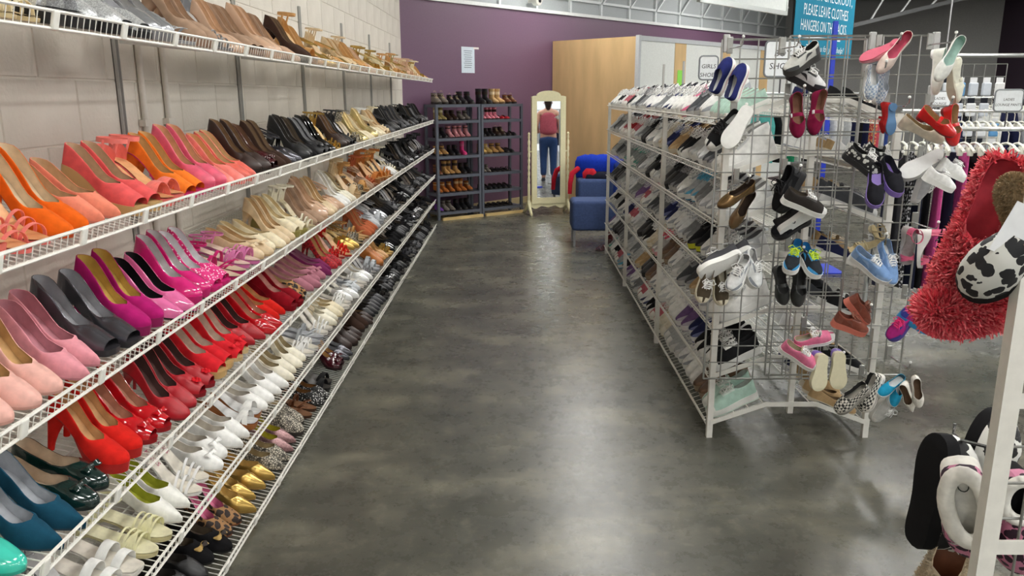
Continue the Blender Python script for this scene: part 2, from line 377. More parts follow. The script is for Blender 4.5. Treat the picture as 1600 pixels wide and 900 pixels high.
class Last:
    def __init__(s, L=.245, hh=.08, p=.008, wid='round', ws=1.0, side=None, top=None, throat=.66):
        s.L = math.sqrt(max(L*L-(hh-p)**2*.9, .01)); s.hh = hh; s.p = p; s.wd = WID[wid]; s.ws = ws; s.throat = throat
        s.sd = side or [(0, .055), (.1, .052), (.25, .040), (.45, .031), (.58, .038), (.66, .047), (.72, .045), (.85, .033), (.95, .0215), (1, .008)]
        s.top = top
    def x(s, t): return -(1-t)*s.L
    def t(s, x): return 1+x/s.L
    def b(s, t):
        u = min(1, max(0, (t-.10)/(.70-.10))); u = u*u*(3-2*u)
        return s.p+(s.hh-s.p)*(1-u)+(max(0, t-.8)**2)*.12
    def w(s, t): return itp(s.wd, t)*s.ws
    def h(s, t): return itp(s.sd, t)
    def o(s, t):
        if s.top: return itp(s.top, t)
        a = s.throat-.15
        if t < a: return 1
        if t >= s.throat: return 0
        return math.sqrt(1-((t-a)/.15)**2)
    def strip(s, sgn, off, ts, n=6, v0=0, v1=1):
        rows = []
        for t in ts:
            w_ = max(s.w(t)-off, 0); b = s.b(t)+max(off, 0); yt = .9*w_*s.o(t); zt = s.b(t)+s.h(t)-(off*.7 if s.o(t) < .05 else 0)
            row = []
            for j in range(n+1):
                a = (v0+(v1-v0)*j/n)*math.pi/2
                xx = s.x(t)
                if t < .1: xx += off*(1-t/.1)
                if t > .9: xx -= off*(t-.9)/.1
                row.append((xx, sgn*(yt+(w_-yt)*math.cos(a)**.75 if math.cos(a) > 1e-6 else yt), b+(zt-b)*math.sin(a)))
            rows.append(row)
        return rows
    def upper(s, ts=TS):
        m = MB()
        for sg in (1, -1):
            A = s.strip(sg, 0, ts); 
            if sg < 0: m.grid(A)
            else: m.grid([r[::-1] for r in A])
            op = [t for t in ts if s.o(t) > .02 or t == 0]
            B = s.strip(sg, .0022, op); A2 = s.strip(sg, 0, op)
            rim = [[a[-1], b_[-1]] for a, b_ in zip(A2, B)]
            m.grid(rim if sg > 0 else [q[::-1] for q in rim])
        return m
    def lining(s, t1=None):
        m = MB(); t1 = t1 or min(.95, s.throat+.16); ts = [t for t in TS if .0 <= t <= t1]
        for sg in (1, -1):
            A = s.strip(sg, .0022, ts, 4); m.grid(A if sg > 0 else [r[::-1] for r in A])
        m.grid(s.bedgrid(ts, .9, .003)); return m
    def bedgrid(s, ts, k=1.0, dz=.003):
        return [[(s.x(t), s.w(t)*k*u, s.b(t)+dz) for u in (-1, -.5, 0, .5, 1)] for t in ts]
    def insole(s):
        m = MB(); m.grid(s.bedgrid(TS, .95, .0035)); return m
    def sole(s, wedge=False, k=1.0, arch=.004, ts=TS, top=0):
        rings = []
        for t in ts:
            b = s.b(t); th = s.p if t > .6 else arch+(s.p-arch)*max(0, (t-.4)/.2)
            zb = 0 if (wedge or b-th < 0 or t > .62) else b-th
            if t > .9: zb += (t-.9)*.04
            w_ = max(s.w(t)*k, .0004); xx = s.x(t)+(k-1)*.03*(1 if t > .5 else -1)
            zt_ = max(b+top, zb+.001)
            rings.append([(xx, -w_*.97, zb), (xx, w_*.97, zb), (xx, w_, (zb+zt_)/2), (xx, w_, zt_), (xx, -w_, zt_), (xx, -w_, (zb+zt_)/2)])
        return MB().loft(rings)
    def heel(s, kind='stiletto', n=12):
        m = MB(); rings = []
        d_tip, y_tip, pw, sb = dict(stiletto=(.010, .005, 3.2, .014), block=(.040, .021, 1.3, .004), cone=(.016, .009, 1.8, .010), flat=(.05, .026, 1, .0), spool=(.022, .012, 3, .008))[kind]
        d_top = .27*s.L; y_top = .0275*s.ws
        for fr in (1, .9, .75, .6, .4, .2, .08, 0):
            g_ = fr**pw; dd = d_tip+(d_top-d_tip)*g_; yy = y_tip+(y_top-y_tip)*g_
            xb = s.x(0)+.001+sb*(1-fr); ring = []
            for k in range(n):
                a = 2*math.pi*k/n; xx = xb+dd/2-dd/2*math.cos(a); ring.append((xx, yy*math.sin(a), max(0, fr*(s.b(s.t(xx))-.001))))
            rings.append(ring)
        return m.loft(rings)
    def band(s, ta, tb, H, wd=.01, th=.0016, n=12, k=1.03, f0=0, f1=180, dz=0):
        rings = []
        for j in range(n+1):
            u = j/n; ph = rad(f0+(f1-f0)*u); t = ta+(tb-ta)*u; w_ = s.w(min(max(t, .05), .97))*k; b = s.b(t)+dz
            c, q = math.cos(ph), math.sin(ph)
            P = lambda dx, dr: (s.x(t)+dx, (w_+dr)*c, b+(H+dr)*q)
            rings.append([P(-wd/2, 0), P(wd/2, 0), P(wd/2, th), P(-wd/2, th)])
        return MB().loft(rings)
    def ankle(s, z=.07, wd=.008, rx=.042, ry=.033, tx=.17, posts=True, tiltx=.15):
        rings = []; cx = s.x(tx); b = s.b(.08)
        for j in range(21):
            a = 2*math.pi*j/20; ring = []
            for dr, dz in ((0, -wd/2), (.0018, -wd/2), (.0018, wd/2), (0, wd/2)):
                xx = (rx+dr)*math.cos(a); ring.append((cx+xx, (ry+dr)*math.sin(a), b+z+dz+xx*tiltx))
            rings.append(ring)
        m = MB().loft(rings, False)
        if posts:
            for sg in (1, -1): m.tube([(cx-.01, sg*s.w(.12)*1.02, s.b(.12)), (cx-.005, sg*(ry+.001), b+z)], .004, 5)
        return m
    def counter(s, h=.05, t1=.22):
        m = MB(); ts = [t for t in TS if t <= t1+.02]
        for sg in (1, -1):
            for off in (0, .002):
                rows = []
                for t in ts:
                    hh = h*(1-.55*(t/t1)**2); w_ = max(s.w(t)*1.02-off, 0); rows.append([(s.x(t)+(off if t < .03 else 0), sg*w_*(1-.06*q), s.b(t)+hh*q) for q in (0, .5, 1)])
                m.grid(rows)
        return m
STY = {}
def style(fn):
    STY[fn.__name__] = fn; return fn
def pump(L_, heel, lin=True, extra=None, upper_ts=TS, wedge=False, sole_k=1.0):
    parts = [('upper', L_.upper(upper_ts), 'upper'), ('lining', L_.lining(), 'lining'), ('sole', L_.sole(wedge=wedge, k=sole_k), 'sole')]
    if heel: parts.append(('heel', L_.heel(heel), 'heel'))
    return parts+(extra or [])
def bow(L_, t=.80, s=.022):
    m = MB(); z = L_.b(t)+L_.h(t)+.004; x_ = L_.x(t)
    for sg in (1, -1):
        m.loft([[(x_+q*dx, sg*y, z+dz*q2) for q, q2 in ((1, 0), (0, 1), (-1, 0), (0, -.4))] for y, dx, dz in ((.002, .004, .004), (s*.5, .012, .010), (s, .013, .009), (s*1.15, .009, .003))])
    m.lathe([(.001, -.004), (.006, -.003), (.007, .003), (.004, .007), (.001, .008)], 8, (x_, 0, z)); return m
def flower(L_, t=.82, s=.013):
    m = MB(); z = L_.b(t)+L_.h(t)+.003; x_ = L_.x(t)
    for k in range(6):
        a = k*math.pi/3; c = (x_+math.cos(a)*s*.8, math.sin(a)*s*.8, z)
        m.lathe([(.001, -.003), (s*.55, 0), (s*.35, .004), (.001, .005)], 7, c)
    m.lathe([(.001, 0), (.005, .003), (.004, .008), (.001, .009)], 8, (x_, 0, z)); return m
@style
def stiletto_pump(): L_ = Last(hh=.10, p=.006); return pump(L_, 'stiletto')
@style
def pointed_pump(): L_ = Last(L=.255, hh=.075, p=.005, wid='point', throat=.68); return pump(L_, 'stiletto')
@style
def platform_pump(): L_ = Last(hh=.115, p=.026); return pump(L_, 'cone', sole_k=1.02)
@style
def block_pump(): L_ = Last(hh=.075, p=.008, wid='square'); return pump(L_, 'block')
@style
def peep_pump(): L_ = Last(hh=.095, p=.016, wid='square'); return pump(L_, 'cone', upper_ts=[t for t in TS if t <= .955], sole_k=1.02)
@style
def peep_bow_pump(): 
    L_ = Last(hh=.095, p=.014); return pump(L_, 'cone', upper_ts=[t for t in TS if t <= .95], extra=[('bow', bow(L_, .84), 'upper')])
@style
def peep_flower_pump():
    L_ = Last(hh=.085, p=.012); return pump(L_, 'cone', upper_ts=[t for t in TS if t <= .95], extra=[('flower', flower(L_, .84), 'trim')])
@style
def peep_wedge(): L_ = Last(hh=.085, p=.024, wid='square'); return pump(L_, None, upper_ts=[t for t in TS if t <= .95], wedge=True, sole_k=1.03)
@style
def kitten_pump(): L_ = Last(L=.25, hh=.045, p=.005, wid='point', throat=.68); return pump(L_, 'spool')
@style
def pointed_flat(): L_ = Last(L=.25, hh=.014, p=.006, wid='point', throat=.68); return pump(L_, 'flat')
@style
def ballet_flat(): L_ = Last(L=.245, hh=.014, p=.007); return pump(L_, 'flat')
@style
def bow_flat(): L_ = Last(L=.245, hh=.016, p=.007); return pump(L_, 'flat', extra=[('bow', bow(L_, .80, .026), 'trim')])
@style
def mary_jane():
    L_ = Last(L=.20, hh=.016, p=.009, ws=.9, throat=.70); return pump(L_, 'flat', extra=[('strap', L_.band(.5, .5, .052, .016), 'upper'), ('buckle', MB().rbox((L_.x(.5)-.009, -L_.w(.5)-.003, L_.b(.5)+.022), (L_.x(.5)+.009, -L_.w(.5)+.003, L_.b(.5)+.036), .002, 1), 'trim')])
@style
def slip_on():
    L_ = Last(L=.21, hh=.026, p=.022, wid='sneak', ws=.82, side=[(0, .05), (.15, .046), (.4, .042), (.55, .052), (.64, .055), (.8, .042), (.92, .028), (1, .006)], throat=.6)
    return [('upper', L_.upper(), 'upper'), ('lining', L_.lining(), 'lining'), ('sole', L_.sole(True, 1.06, top=.006), 'sole'), ('foxing_stripe', MB().grid([[(L_.x(t), sg*L_.w(t)*1.075, z) for z in (.012, .015)] for sg, tt in ((1, TS[2:-2]), (-1, TS[2:-2][::-1])) for t in tt]), 'trim')]
def sandal(L_, heel, bands, ank=None, cnt=None, wedge=False, sole_k=1.0):
    m = MB()
    for b in bands: m.add(L_.band(**b))
    parts = [('insole', L_.insole(), 'lining'), ('sole', L_.sole(wedge=wedge, k=sole_k), 'sole'), ('straps', m, 'upper')]
    if heel: parts.append(('heel', L_.heel(heel), 'heel'))
    if ank: parts.append(('ankle_strap', L_.ankle(**ank), 'upper'))
    if cnt: parts.append(('heel_counter', L_.counter(**cnt), 'upper'))
    return parts
@style
def strappy_sandal():
    L_ = Last(hh=.095, p=.008); return sandal(L_, 'stiletto', [dict(ta=.84, tb=.84, H=.032, wd=.009), dict(ta=.72, tb=.78, H=.04, wd=.008), dict(ta=.60, tb=.70, H=.048, wd=.008)], dict(z=.075), dict(h=.055, t1=.2))
@style
def platform_sandal():
    L_ = Last(hh=.12, p=.032, wid='square'); return sandal(L_, 'block', [dict(ta=.80, tb=.80, H=.038, wd=.034)], dict(z=.08, wd=.012), dict(h=.06, t1=.22), sole_k=1.03)
@style
def slide_sandal():
    L_ = Last(L=.25, hh=.03, p=.014, wid='square'); return sandal(L_, 'flat', [dict(ta=.80, tb=.80, H=.04, wd=.026), dict(ta=.62, tb=.62, H=.052, wd=.028)], sole_k=1.03)
@style
def woven_sandal():
    L_ = Last(L=.25, hh=.02, p=.012); return sandal(L_, 'flat', [dict(ta=.66+.05*i, tb=.82-.05*i, H=.042, wd=.007) for i in range(4)]+[dict(ta=.60+.07*i, tb=.60+.07*i, H=.043, wd=.006) for i in range(4)], dict(z=.05, wd=.007))
@style
def thong_flat():
    L_ = Last(L=.25, hh=.012, p=.010); return sandal(L_, None, [dict(ta=.66, tb=.86, H=.036, wd=.008, f1=100), dict(ta=.86, tb=.66, H=.036, wd=.008, f0=80), dict(ta=.55, tb=.55, H=.05, wd=.012)], dict(z=.05, wd=.009), wedge=True)
@style
def wedge_sandal():
    L_ = Last(hh=.075, p=.022, wid='square'); return sandal(L_, None, [dict(ta=.74, tb=.86, H=.04, wd=.02), dict(ta=.86, tb=.74, H=.042, wd=.02)], dict(z=.07, wd=.014), dict(h=.05, t1=.2), wedge=True, sole_k=1.03)
@style
def slingback():
    L_ = Last(L=.25, hh=.055, p=.006, wid='point', throat=.68)
    ts = [t for t in TS if t >= .46]
    m = L_.upper(ts)
    return [('vamp', m, 'upper'), ('insole', L_.insole(), 'lining'), ('sole', L_.sole(), 'sole'), ('heel', L_.heel('spool'), 'heel'), ('ankle_strap', L_.ankle(z=.045, wd=.007, rx=.062, ry=.030, tx=.25, posts=False, tiltx=-.18), 'upper')]
SNS = [(0, .070), (.08, .066), (.2, .055), (.32, .057), (.42, .068), (.62, .064), (.7, .056), (.8, .045), (.9, .033), (.97, .021), (1, .006)]
SNT = [(0, .92), (.3, .8), (.4, .55), (.58, .38), (.64, .22), (.67, 0), (1, 0)]
def sneaker_base(L=.27, p=.024, hh=.034, ws=1.0, canvas=False, sd=SNS, stripe=True, high=0):
    if high: sd = [(0, .115), (.1, .115), (.25, .11), (.36, .105), (.45, .085)]+sd[5:]
    L_ = Last(L=L, hh=hh, p=p, wid='sneak', ws=ws, side=sd, top=SNT, throat=.67)
    lac = MB()
    def topz(t): return L_.b(t)+L_.h(t)
    for k in range(5):
        t = .645-.052*k; w_ = L_.w(t)*L_.o(t)*.9+.008; z = topz(t)+.0035
        t2 = t-.03; w2 = L_.w(t2)*L_.o(t2)*.9+.008
        for sg in (1, -1): lac.tube([(L_.x(t), sg*w_, z-.002), (L_.x(t-.015), 0, z+.005), (L_.x(t2), -sg*w2, topz(t2)+.0015)], .0024, 5)
    z = topz(.42)+.012; x_ = L_.x(.43)
    for sg in (1, -1):
        lac.tube([(x_, 0, z-.004), (x_-.006, sg*.018, z+.008), (x_+.012, sg*.034, z+.004), (x_+.02, sg*.024, z-.004), (x_, 0, z-.003)], .0022, 5)
        lac.tube([(x_, 0, z-.003), (x_+.02, sg*.012, z), (x_+.042, sg*.026, z-.012)], .0022, 5)
    tg = MB(); rows = []
    for u in range(7):
        t = .66-.05*u; zt = topz(min(.62, max(t, .42)))-.002+max(0, .46-t)*.22; ww = .017+.006*u/6
        xx = L_.x(t) if t > .42 else L_.x(.42)-(.42-t)*L_.L*.5
        rows.append([(xx, -ww, zt-.008), (xx, -ww*.5, zt), (xx, ww*.5, zt), (xx, ww, zt-.008), (xx-.003, ww*.6, zt-.012), (xx-.003, -ww*.6, zt-.012)])
    tg.loft(rows)
    parts = [('upper', L_.upper(), 'upper'), ('lining', L_.lining(.66), 'lining'), ('sole', L_.sole(True, 1.07, top=.007), 'sole'), ('tongue', tg, 'tongue'), ('laces', lac, 'lace')]
    if stripe:
        L2 = L_
        for sg in (1, -1):
            for d in ((0, .05, .10) if stripe == 3 else (0,)):
                ts = [.26+d+.028*i for i in range(9)]; rows = []
                for i, t in enumerate(ts):
                    u = i/8; v0 = .55-.35*u+.1*math.sin(u*3.1); hw = .11*(math.sin(math.pi*min(1, u*.85+.1)))+.01
                    if stripe == 3: v0 = .75-.6*u; hw = .06
                    q = L2.strip(sg, -.0018, [t if stripe != 3 else .34+d+.02*i], 1, max(0, v0-hw), v0+hw)[0]; rows.append(q)
                parts.append(('side_stripe', MB().grid(rows if sg < 0 else [r[::-1] for r in rows]), 'trim'))
    if canvas:
        cp = MB(); ts = [t for t in TS if t >= .84]
        for sg in (1, -1):
            A = L_.strip(sg, -.0018, ts, 4, 0, .92); cp.grid(A if sg < 0 else [r[::-1] for r in A])
        parts.append(('toe_cap', cp, 'sole'))
    else:
        hc = MB(); ts = [t for t in TS if t <= .2]
        for sg in (1, -1):
            A = L_.strip(sg, -.0015, ts, 3, .0, .6); hc.grid(A if sg < 0 else [r[::-1] for r in A])
        parts.append(('heel_overlay', hc, 'trim'))
        tc_ = MB(); rows = []
        tl = [.70, .77, .82, .87, .91, .945, .97, .988]
        for sg, tt in ((1, tl), (-1, tl[::-1])):
            for t in tt: rows.append(L_.strip(sg, -.0016, [t], 3, .0, .30+.35*max(0, (t-.7)/.3))[0])
        tc_.grid([r[::-1] for r in rows]); parts.append(('toe_overlay', tc_, 'trim'))
    ey = MB()
    for sg in (1, -1):
        rows = []
        for t in (.40, .46, .52, .56, .59, .62, .65):
            rows.append(L_.strip(sg, -.0016, [t], 2, .70, 1.0)[0])
        e1 = MB().grid(rows if sg < 0 else [r[::-1] for r in rows]); parts.append(('eyestay', e1, 'trim'))
    os_ = MB()
    rg = []
    for t in TS:
        w_ = max(L_.w(t)*1.075, .0004); xx = L_.x(t)+.0025*(1 if t > .5 else -1); z0 = .0 if t < .9 else (t-.9)*.04
        rg.append([(xx, -w_, z0-.001), (xx, w_, z0-.001), (xx, w_, z0+.005), (xx, -w_, z0+.005)])
    os_.loft(rg); parts.append(('outsole', os_, 'outsole'))
    return parts
@style
def running_shoe(): return sneaker_base()
@style
def striped_sneaker(): return sneaker_base(p=.02, hh=.028, stripe=3)
@style
def canvas_sneaker(): return sneaker_base(L=.26, p=.022, hh=.026, ws=.93, canvas=True, stripe=False)
@style
def high_top(): return sneaker_base(L=.27, p=.024, hh=.03, canvas=True, stripe=False, high=1)
@style
def child_sneaker(): return sneaker_base(L=.185, p=.02, hh=.026, ws=.8, sd=[(a, b*.8) for a, b in SNS])
@style
def child_canvas(): return sneaker_base(L=.19, p=.018, hh=.02, ws=.78, canvas=True, stripe=False, sd=[(a, b*.8) for a, b in SNS])
def boot_base(L=.26, hh=.03, p=.016, shaft=.24, flare=1.08, heel='flat', wid='round', ws=1.12, k=1.05):
    sd = [(0, .075), (.2, .075), (.36, .08), (.46, .082), (.56, .07), (.68, .056), (.8, .045), (.9, .034), (.97, .022), (1, .006)]
    L_ = Last(L=L, hh=hh, p=p, wid=wid, ws=ws, side=sd, throat=.47)
    cx = L_.x(.215); rx = .235*L_.L; ry = L_.w(.16)*1.02; z0 = L_.b(.2)+.03; H = shaft
    def ring(z, q, f): return [(cx+rx*q*f*math.cos(2*math.pi*j/18)+.0, ry*q*f*math.sin(2*math.pi*j/18), z) for j in range(18)]
    out = MB(); rs = []
    for i in range(8):
        u = i/7; f = 1-.04*math.sin(u*math.pi)+(flare-1)*u+.012*math.sin(u*17); rs.append(ring(z0+(H-z0)*u, 1.02, f))
    inn = [ring(H-(H-z0)*.5*i/3, .96, flare) for i in range(4)]
    out.grid(rs, True); out.grid([rs[-1], inn[0]], True)
    ln = MB().grid(inn, True); ln.cap(inn[-1])
    up_ = L_.upper()
    return [('foot', up_, 'upper'), ('shaft', out, 'upper'), ('lining', ln, 'lining'), ('sole', L_.sole(hh < .04, k, top=.003), 'sole')]+([('heel', L_.heel(heel), 'heel')] if hh >= .04 else []), L_
@style
def ankle_boot(): return boot_base(shaft=.17, hh=.045, heel='block')[0]
@style
def plush_boot(): return boot_base(shaft=.235, hh=.022, p=.02, flare=1.16, ws=1.2)[0]
@style
def rain_boot(): return boot_base(shaft=.25, hh=.026, p=.016, flare=1.2, ws=1.1, L=.22)[0]
@style
def heel_boot(): return boot_base(shaft=.20, hh=.08, p=.008, heel='cone', wid='point')[0]
@style
def hiking_boot():
    p, L_ = boot_base(shaft=.16, hh=.034, p=.026, wid='sneak', ws=.95, k=1.06)
    lac = MB()
    for i in range(6):
        u = i/5; x_ = L_.x(.66)+(-.085)*u; z = L_.b(.6)+.062+.075*u*u+.02*u
        lac.tube([(x_, -.022, z-.004), (x_-.004, 0, z+.006), (x_, .022, z-.004)], .003, 5)
    return p+[('laces', lac, 'lace')]
PC = {}
SMOOTH_ALL = True
def parts_of(st):
    if st not in PC:
        P = STY[st](); sep = []
        for nm, mb, key in P: sep.append((nm, smooth_angle(mb.mesh(st+'_'+nm), 60), key))
        me = bpy.data.meshes.new(st); v = []; f = []; mi = []; keys = []
        for nm, mb, key in P:
            if key not in keys: keys.append(key)
            b = len(v); v += mb.v; f += [tuple(b+i for i in q) for q in mb.f]; mi += [keys.index(key)]*len(mb.f)
        me.from_pydata([tuple(q) for q in v], [], f); me.polygons.foreach_set('material_index', mi); smooth_angle(me, 60)
        for k in keys: me.materials.append(WHITE)
        for nm, m_, key in sep: m_.materials.append(WHITE)
        PC[st] = (sep, me, keys)
    return PC[st]
SUB = dict(laces='upper', tongue='upper', side_stripe='upper', eyestay='upper', toe_overlay='upper', heel_overlay='upper', toe_cap='upper', outsole='sole', bow='upper', flower='upper', buckle='strap', foxing_stripe='sole')
FALL = dict(outsole='sole', heel='upper', tongue='upper', trim='upper', lace='sole', lining='upper', sole='heel')
def shoe(st, M, mats, label, cat, group, name=None, merged=False):
    sep, me, keys = parts_of(st)
    def mk(k):
        seen = 0
        while k not in mats and seen < 5: k = FALL.get(k, 'upper'); seen += 1
        return mats.get(k, mats['upper'])
    if merged:
        o = bpy.data.objects.new(name or st, me); col.objects.link(o); o.matrix_local = M
        for i, k in enumerate(keys): o.material_slots[i].link = 'OBJECT'; o.material_slots[i].material = mk(k)
    else:
        o = empty(name or st, M)
        made = {}
        for nm, m_, k in sep:
            c = bpy.data.objects.new(nm, m_); col.objects.link(c); c.parent = made.get(SUB.get(nm), o); made.setdefault(nm, c)
            c.material_slots[0].link = 'OBJECT'; c.material_slots[0].material = mk(k)
    return tag(o, label, cat, group)
STN = dict(stiletto_pump='stiletto pump', pointed_pump='pointed high heel pump', platform_pump='platform pump', block_pump='square toe block heel pump', peep_pump='peep toe pump',
 peep_bow_pump='peep toe pump with a bow', peep_flower_pump='peep toe pump with a flower', peep_wedge='peep toe wedge', kitten_pump='pointed low heel pump', pointed_flat='pointed flat shoe',
 ballet_flat='round toe ballet flat', bow_flat='flat shoe with a bow', strappy_sandal='strappy stiletto sandal', platform_sandal='chunky platform sandal', slide_sandal='two strap slide sandal',
 woven_sandal='flat woven strap sandal', thong_flat='flat thong sandal', wedge_sandal='cross strap wedge sandal', slingback='slingback shoe', ankle_boot='ankle boot', mary_jane='strap shoe', slip_on='slip-on sneaker',
 running_shoe='running shoe', striped_sneaker='side striped sneaker', canvas_sneaker='canvas lace-up sneaker', high_top='canvas high top sneaker', child_sneaker='small child sneaker', child_canvas='small canvas sneaker',
 plush_boot='soft plush boot', rain_boot='rubber rain boot', heel_boot='high heel boot', hiking_boot='laced hiking boot')
def catof(st): return 'sandal' if 'sandal' in st or 'thong' in st else 'boot' if 'boot' in st else 'sneaker' if st in ('running_shoe', 'striped_sneaker', 'canvas_sneaker', 'high_top', 'child_sneaker', 'child_canvas', 'slip_on') else 'shoe'
# colour name -> (upper rgb, finish, lining rgb, sole rgb)
CO = {
 'black leather': ((22, 22, 24), 'leather', (60, 56, 52), (26, 25, 25)), 'black patent': ((14, 14, 16), 'patent', (40, 38, 36), (18, 18, 18)), 'black suede': ((20, 19, 21), 'suede', (96, 84, 70), (20, 20, 20)),
 'black and silver': ((30, 30, 33), 'leather', (150, 150, 152), (24, 24, 24)), 'charcoal': ((58, 58, 62), 'leather', (110, 106, 100), (30, 30, 30)),
 'dark brown leather': ((52, 34, 27), 'leather', (130, 102, 74), (34, 24, 20)), 'dark brown suede': ((64, 46, 38), 'suede', (130, 108, 84), (40, 30, 26)), 'maroon leather': ((70, 22, 28), 'patent', (120, 90, 70), (38, 18, 20)),
 'bright orange suede': ((226, 98, 20), 'suede', (214, 190, 158), (196, 76, 14)), 'coral': ((228, 104, 88), 'leather', (206, 172, 130), (226, 112, 96)), 'salmon': ((232, 138, 112), 'suede', (200, 164, 126), (214, 124, 104)),
 'coral pink': ((226, 92, 92), 'fabric', (190, 158, 128), (206, 172, 112)), 'orange peep': ((236, 122, 40), 'suede', (198, 156, 104), (206, 44, 108)), 'hot pink': ((224, 92, 118), 'leather', (206, 156, 120), (214, 80, 108)),
 'light coral': ((238, 128, 118), 'leather', (216, 160, 110), (230, 116, 108)), 'gold': ((190, 156, 84), 'foil', (206, 172, 104), (150, 116, 58)), 'pale gold': ((214, 196, 140), 'foil', (222, 204, 160), (190, 166, 110)),
 'cream': ((230, 218, 186), 'leather', (214, 194, 150), (206, 186, 140)), 'beige': ((214, 190, 152), 'leather', (200, 168, 124), (190, 160, 116)), 'nude': ((212, 176, 148), 'patent', (206, 172, 140), (196, 160, 130)),
 'taupe': ((166, 138, 116), 'suede', (180, 150, 124), (140, 112, 92)), 'tan': ((198, 148, 88), 'leather', (206, 168, 114), (150, 104, 60)), 'cognac': ((186, 112, 48), 'leather', (200, 150, 92), (140, 84, 40)), 'silver glitter': ((206, 208, 212), 'glitter', (196, 196, 200), (24, 24, 26)),
 'silver': ((186, 188, 192), 'foil', (170, 168, 166), (120, 120, 122)), 'pewter': ((92, 92, 98), 'foil', (150, 150, 154), (46, 44, 48)), 'blush pink suede': ((228, 178, 166), 'suede', (198, 158, 106), (206, 154, 142)),
 'rose pink satin': ((222, 150, 160), 'fabric', (190, 130, 140), (196, 128, 138)), 'magenta suede': ((172, 26, 106), 'suede', (190, 156, 78), (140, 18, 84)), 'pink and black': ((230, 116, 170), 'patent', (26, 24, 26), (30, 26, 28)),
 'hot pink patent': ((214, 36, 122), 'patent', (196, 190, 190), (186, 28, 104)), 'pink rhinestone': ((222, 40, 126), 'dots', (214, 212, 214), (206, 36, 116)), 'plum': ((120, 40, 88), 'fabric', (160, 110, 130), (90, 32, 66)),
 'white leather': ((234, 234, 230), 'leather', (216, 210, 198), (226, 222, 214)), 'white patent': ((238, 238, 236), 'patent', (220, 214, 200), (230, 228, 222)), 'ivory': ((232, 226, 206), 'leather', (186, 170, 134), (214, 204, 176)),
 'white with lime insole': ((232, 232, 224), 'leather', (176, 180, 62), (222, 218, 206)), 'white with brown sole': ((226, 226, 222), 'leather', (196, 196, 194), (150, 92, 46)), 'pale grey': ((190, 194, 198), 'leather', (170, 172, 176), (150, 152, 156)),
 'cream woven': ((226, 222, 178), 'leather', (220, 216, 182), (206, 196, 150)), 'teal navy suede': ((22, 70, 92), 'suede', (166, 170, 176), (18, 56, 74)), 'dark green patent': ((14, 40, 36), 'patent', (196, 176, 152), (14, 28, 26)), 'mint': ((66, 200, 178), 'patent', (180, 206, 196), (50, 170, 150)),
 'red suede': ((206, 34, 26), 'suede', (206, 160, 112), (176, 26, 22)), 'red patent': ((196, 20, 30), 'patent', (190, 136, 112), (150, 16, 24)), 'crimson leather': ((172, 20, 34), 'leather', (86, 60, 56), (134, 16, 28)), 'dark red suede': ((134, 10, 26), 'suede', (206, 160, 150), (110, 8, 22)), 'red satin': ((210, 34, 44), 'fabric', (208, 186, 170), (200, 176, 130)),
 'leopard print': ((176, 128, 76), 'leopard', (196, 172, 128), (34, 24, 20)), 'mauve': ((176, 116, 130), 'suede', (190, 150, 140), (140, 90, 100)), 'red plaid': ((190, 24, 36), 'check', (196, 160, 110), (150, 20, 28)), 'snake print': ((200, 192, 174), 'snake', (170, 150, 112), (50, 46, 42)),
 'glitter rose': ((150, 112, 112), 'glitter', (176, 164, 48), (60, 46, 44)), 'rust': ((178, 96, 62), 'suede', (190, 140, 100), (120, 66, 42)), 'pink insole leopard': ((158, 116, 72), 'leopard', (222, 132, 166), (120, 70, 40)), 'polka dot black': ((22, 22, 22), 'dots', (130, 90, 50), (24, 22, 22)),
 'burgundy patent': ((70, 18, 30), 'patent', (200, 160, 104), (40, 14, 18)), 'magenta strap': ((196, 30, 110), 'leather', (206, 186, 160), (176, 24, 96)), 'lilac pink': ((214, 126, 176), 'leather', (220, 196, 180), (200, 110, 160)), 'brown sandal': ((110, 66, 40), 'leather', (120, 82, 54), (70, 44, 28)),
}
C2 = {'leopard print': (38, 26, 20), 'pink insole leopard': (40, 26, 20), 'snake print': (60, 56, 50), 'polka dot black': (232, 232, 228), 'pink rhinestone': (250, 226, 238), 'red plaid': (120, 12, 22)}
def comats(c):
    u, fin, l, s = CO[c]
    return dict(upper=mat(u, fin, C2.get(c)), lining=mat(l, 'leather'), sole=mat(s, 'leather'), heel=mat(u, fin, C2.get(c)) if fin not in ('suede',) or True else None, trim=mat(u, fin, C2.get(c)))
def put_pair(k, y, st, c, yaw=None, s=None, extra='', n=2, sole=None, trim=None, after=None):
    """a pair on wall shelf k, centred at y"""
    m = comats(c)
    if sole: m['sole'] = sole
    if trim: m['trim'] = trim
    adj = c.replace(' peep', '').replace(' strap', '').replace(' woven', '')
    lab = '%s %s%s on the %s' % (adj, STN[st], (' '+extra if extra else ''), SN[k].replace(' from the top', '').replace(' by the floor', ''))
    yw = (yaw if yaw is not None else R_.uniform(-9, -1)); roots = []
    for i in range(n):
        yy = y+(i-(n-1)/2)*(.094 if 'boot' in st else .083); s0 = (s if s is not None else R_.uniform(.014, .04))+R_.uniform(0, .012)
        p = deck_pt(s0, yy, k, .0025)
        M = T(p) @ RY(TILT) @ RZ(yw+R_.uniform(-1, 1))
        roots.append(shoe(st, M, m, lab, catof(st), 'shoes on the '+SN[k], merged=(y > 6.2)))
    return roots
def run(k, y0, seq, pitch=.172):
    y = y0
    for it in seq:
        if it is None: y += pitch; continue
        bt = .016 if 'boot' in it[0] else 0; y += bt
        r = put_pair(k, y, *it[:2], **(it[2] if len(it) > 2 else {}))
        if len(it) > 3: it[3](r)
        y += pitch+bt
    return y
def fill(k, y0, y1, sts, cs, pitch=.172):
    y = y0
    while y < y1: put_pair(k, y, R_.choice(sts), R_.choice(cs)); y += pitch
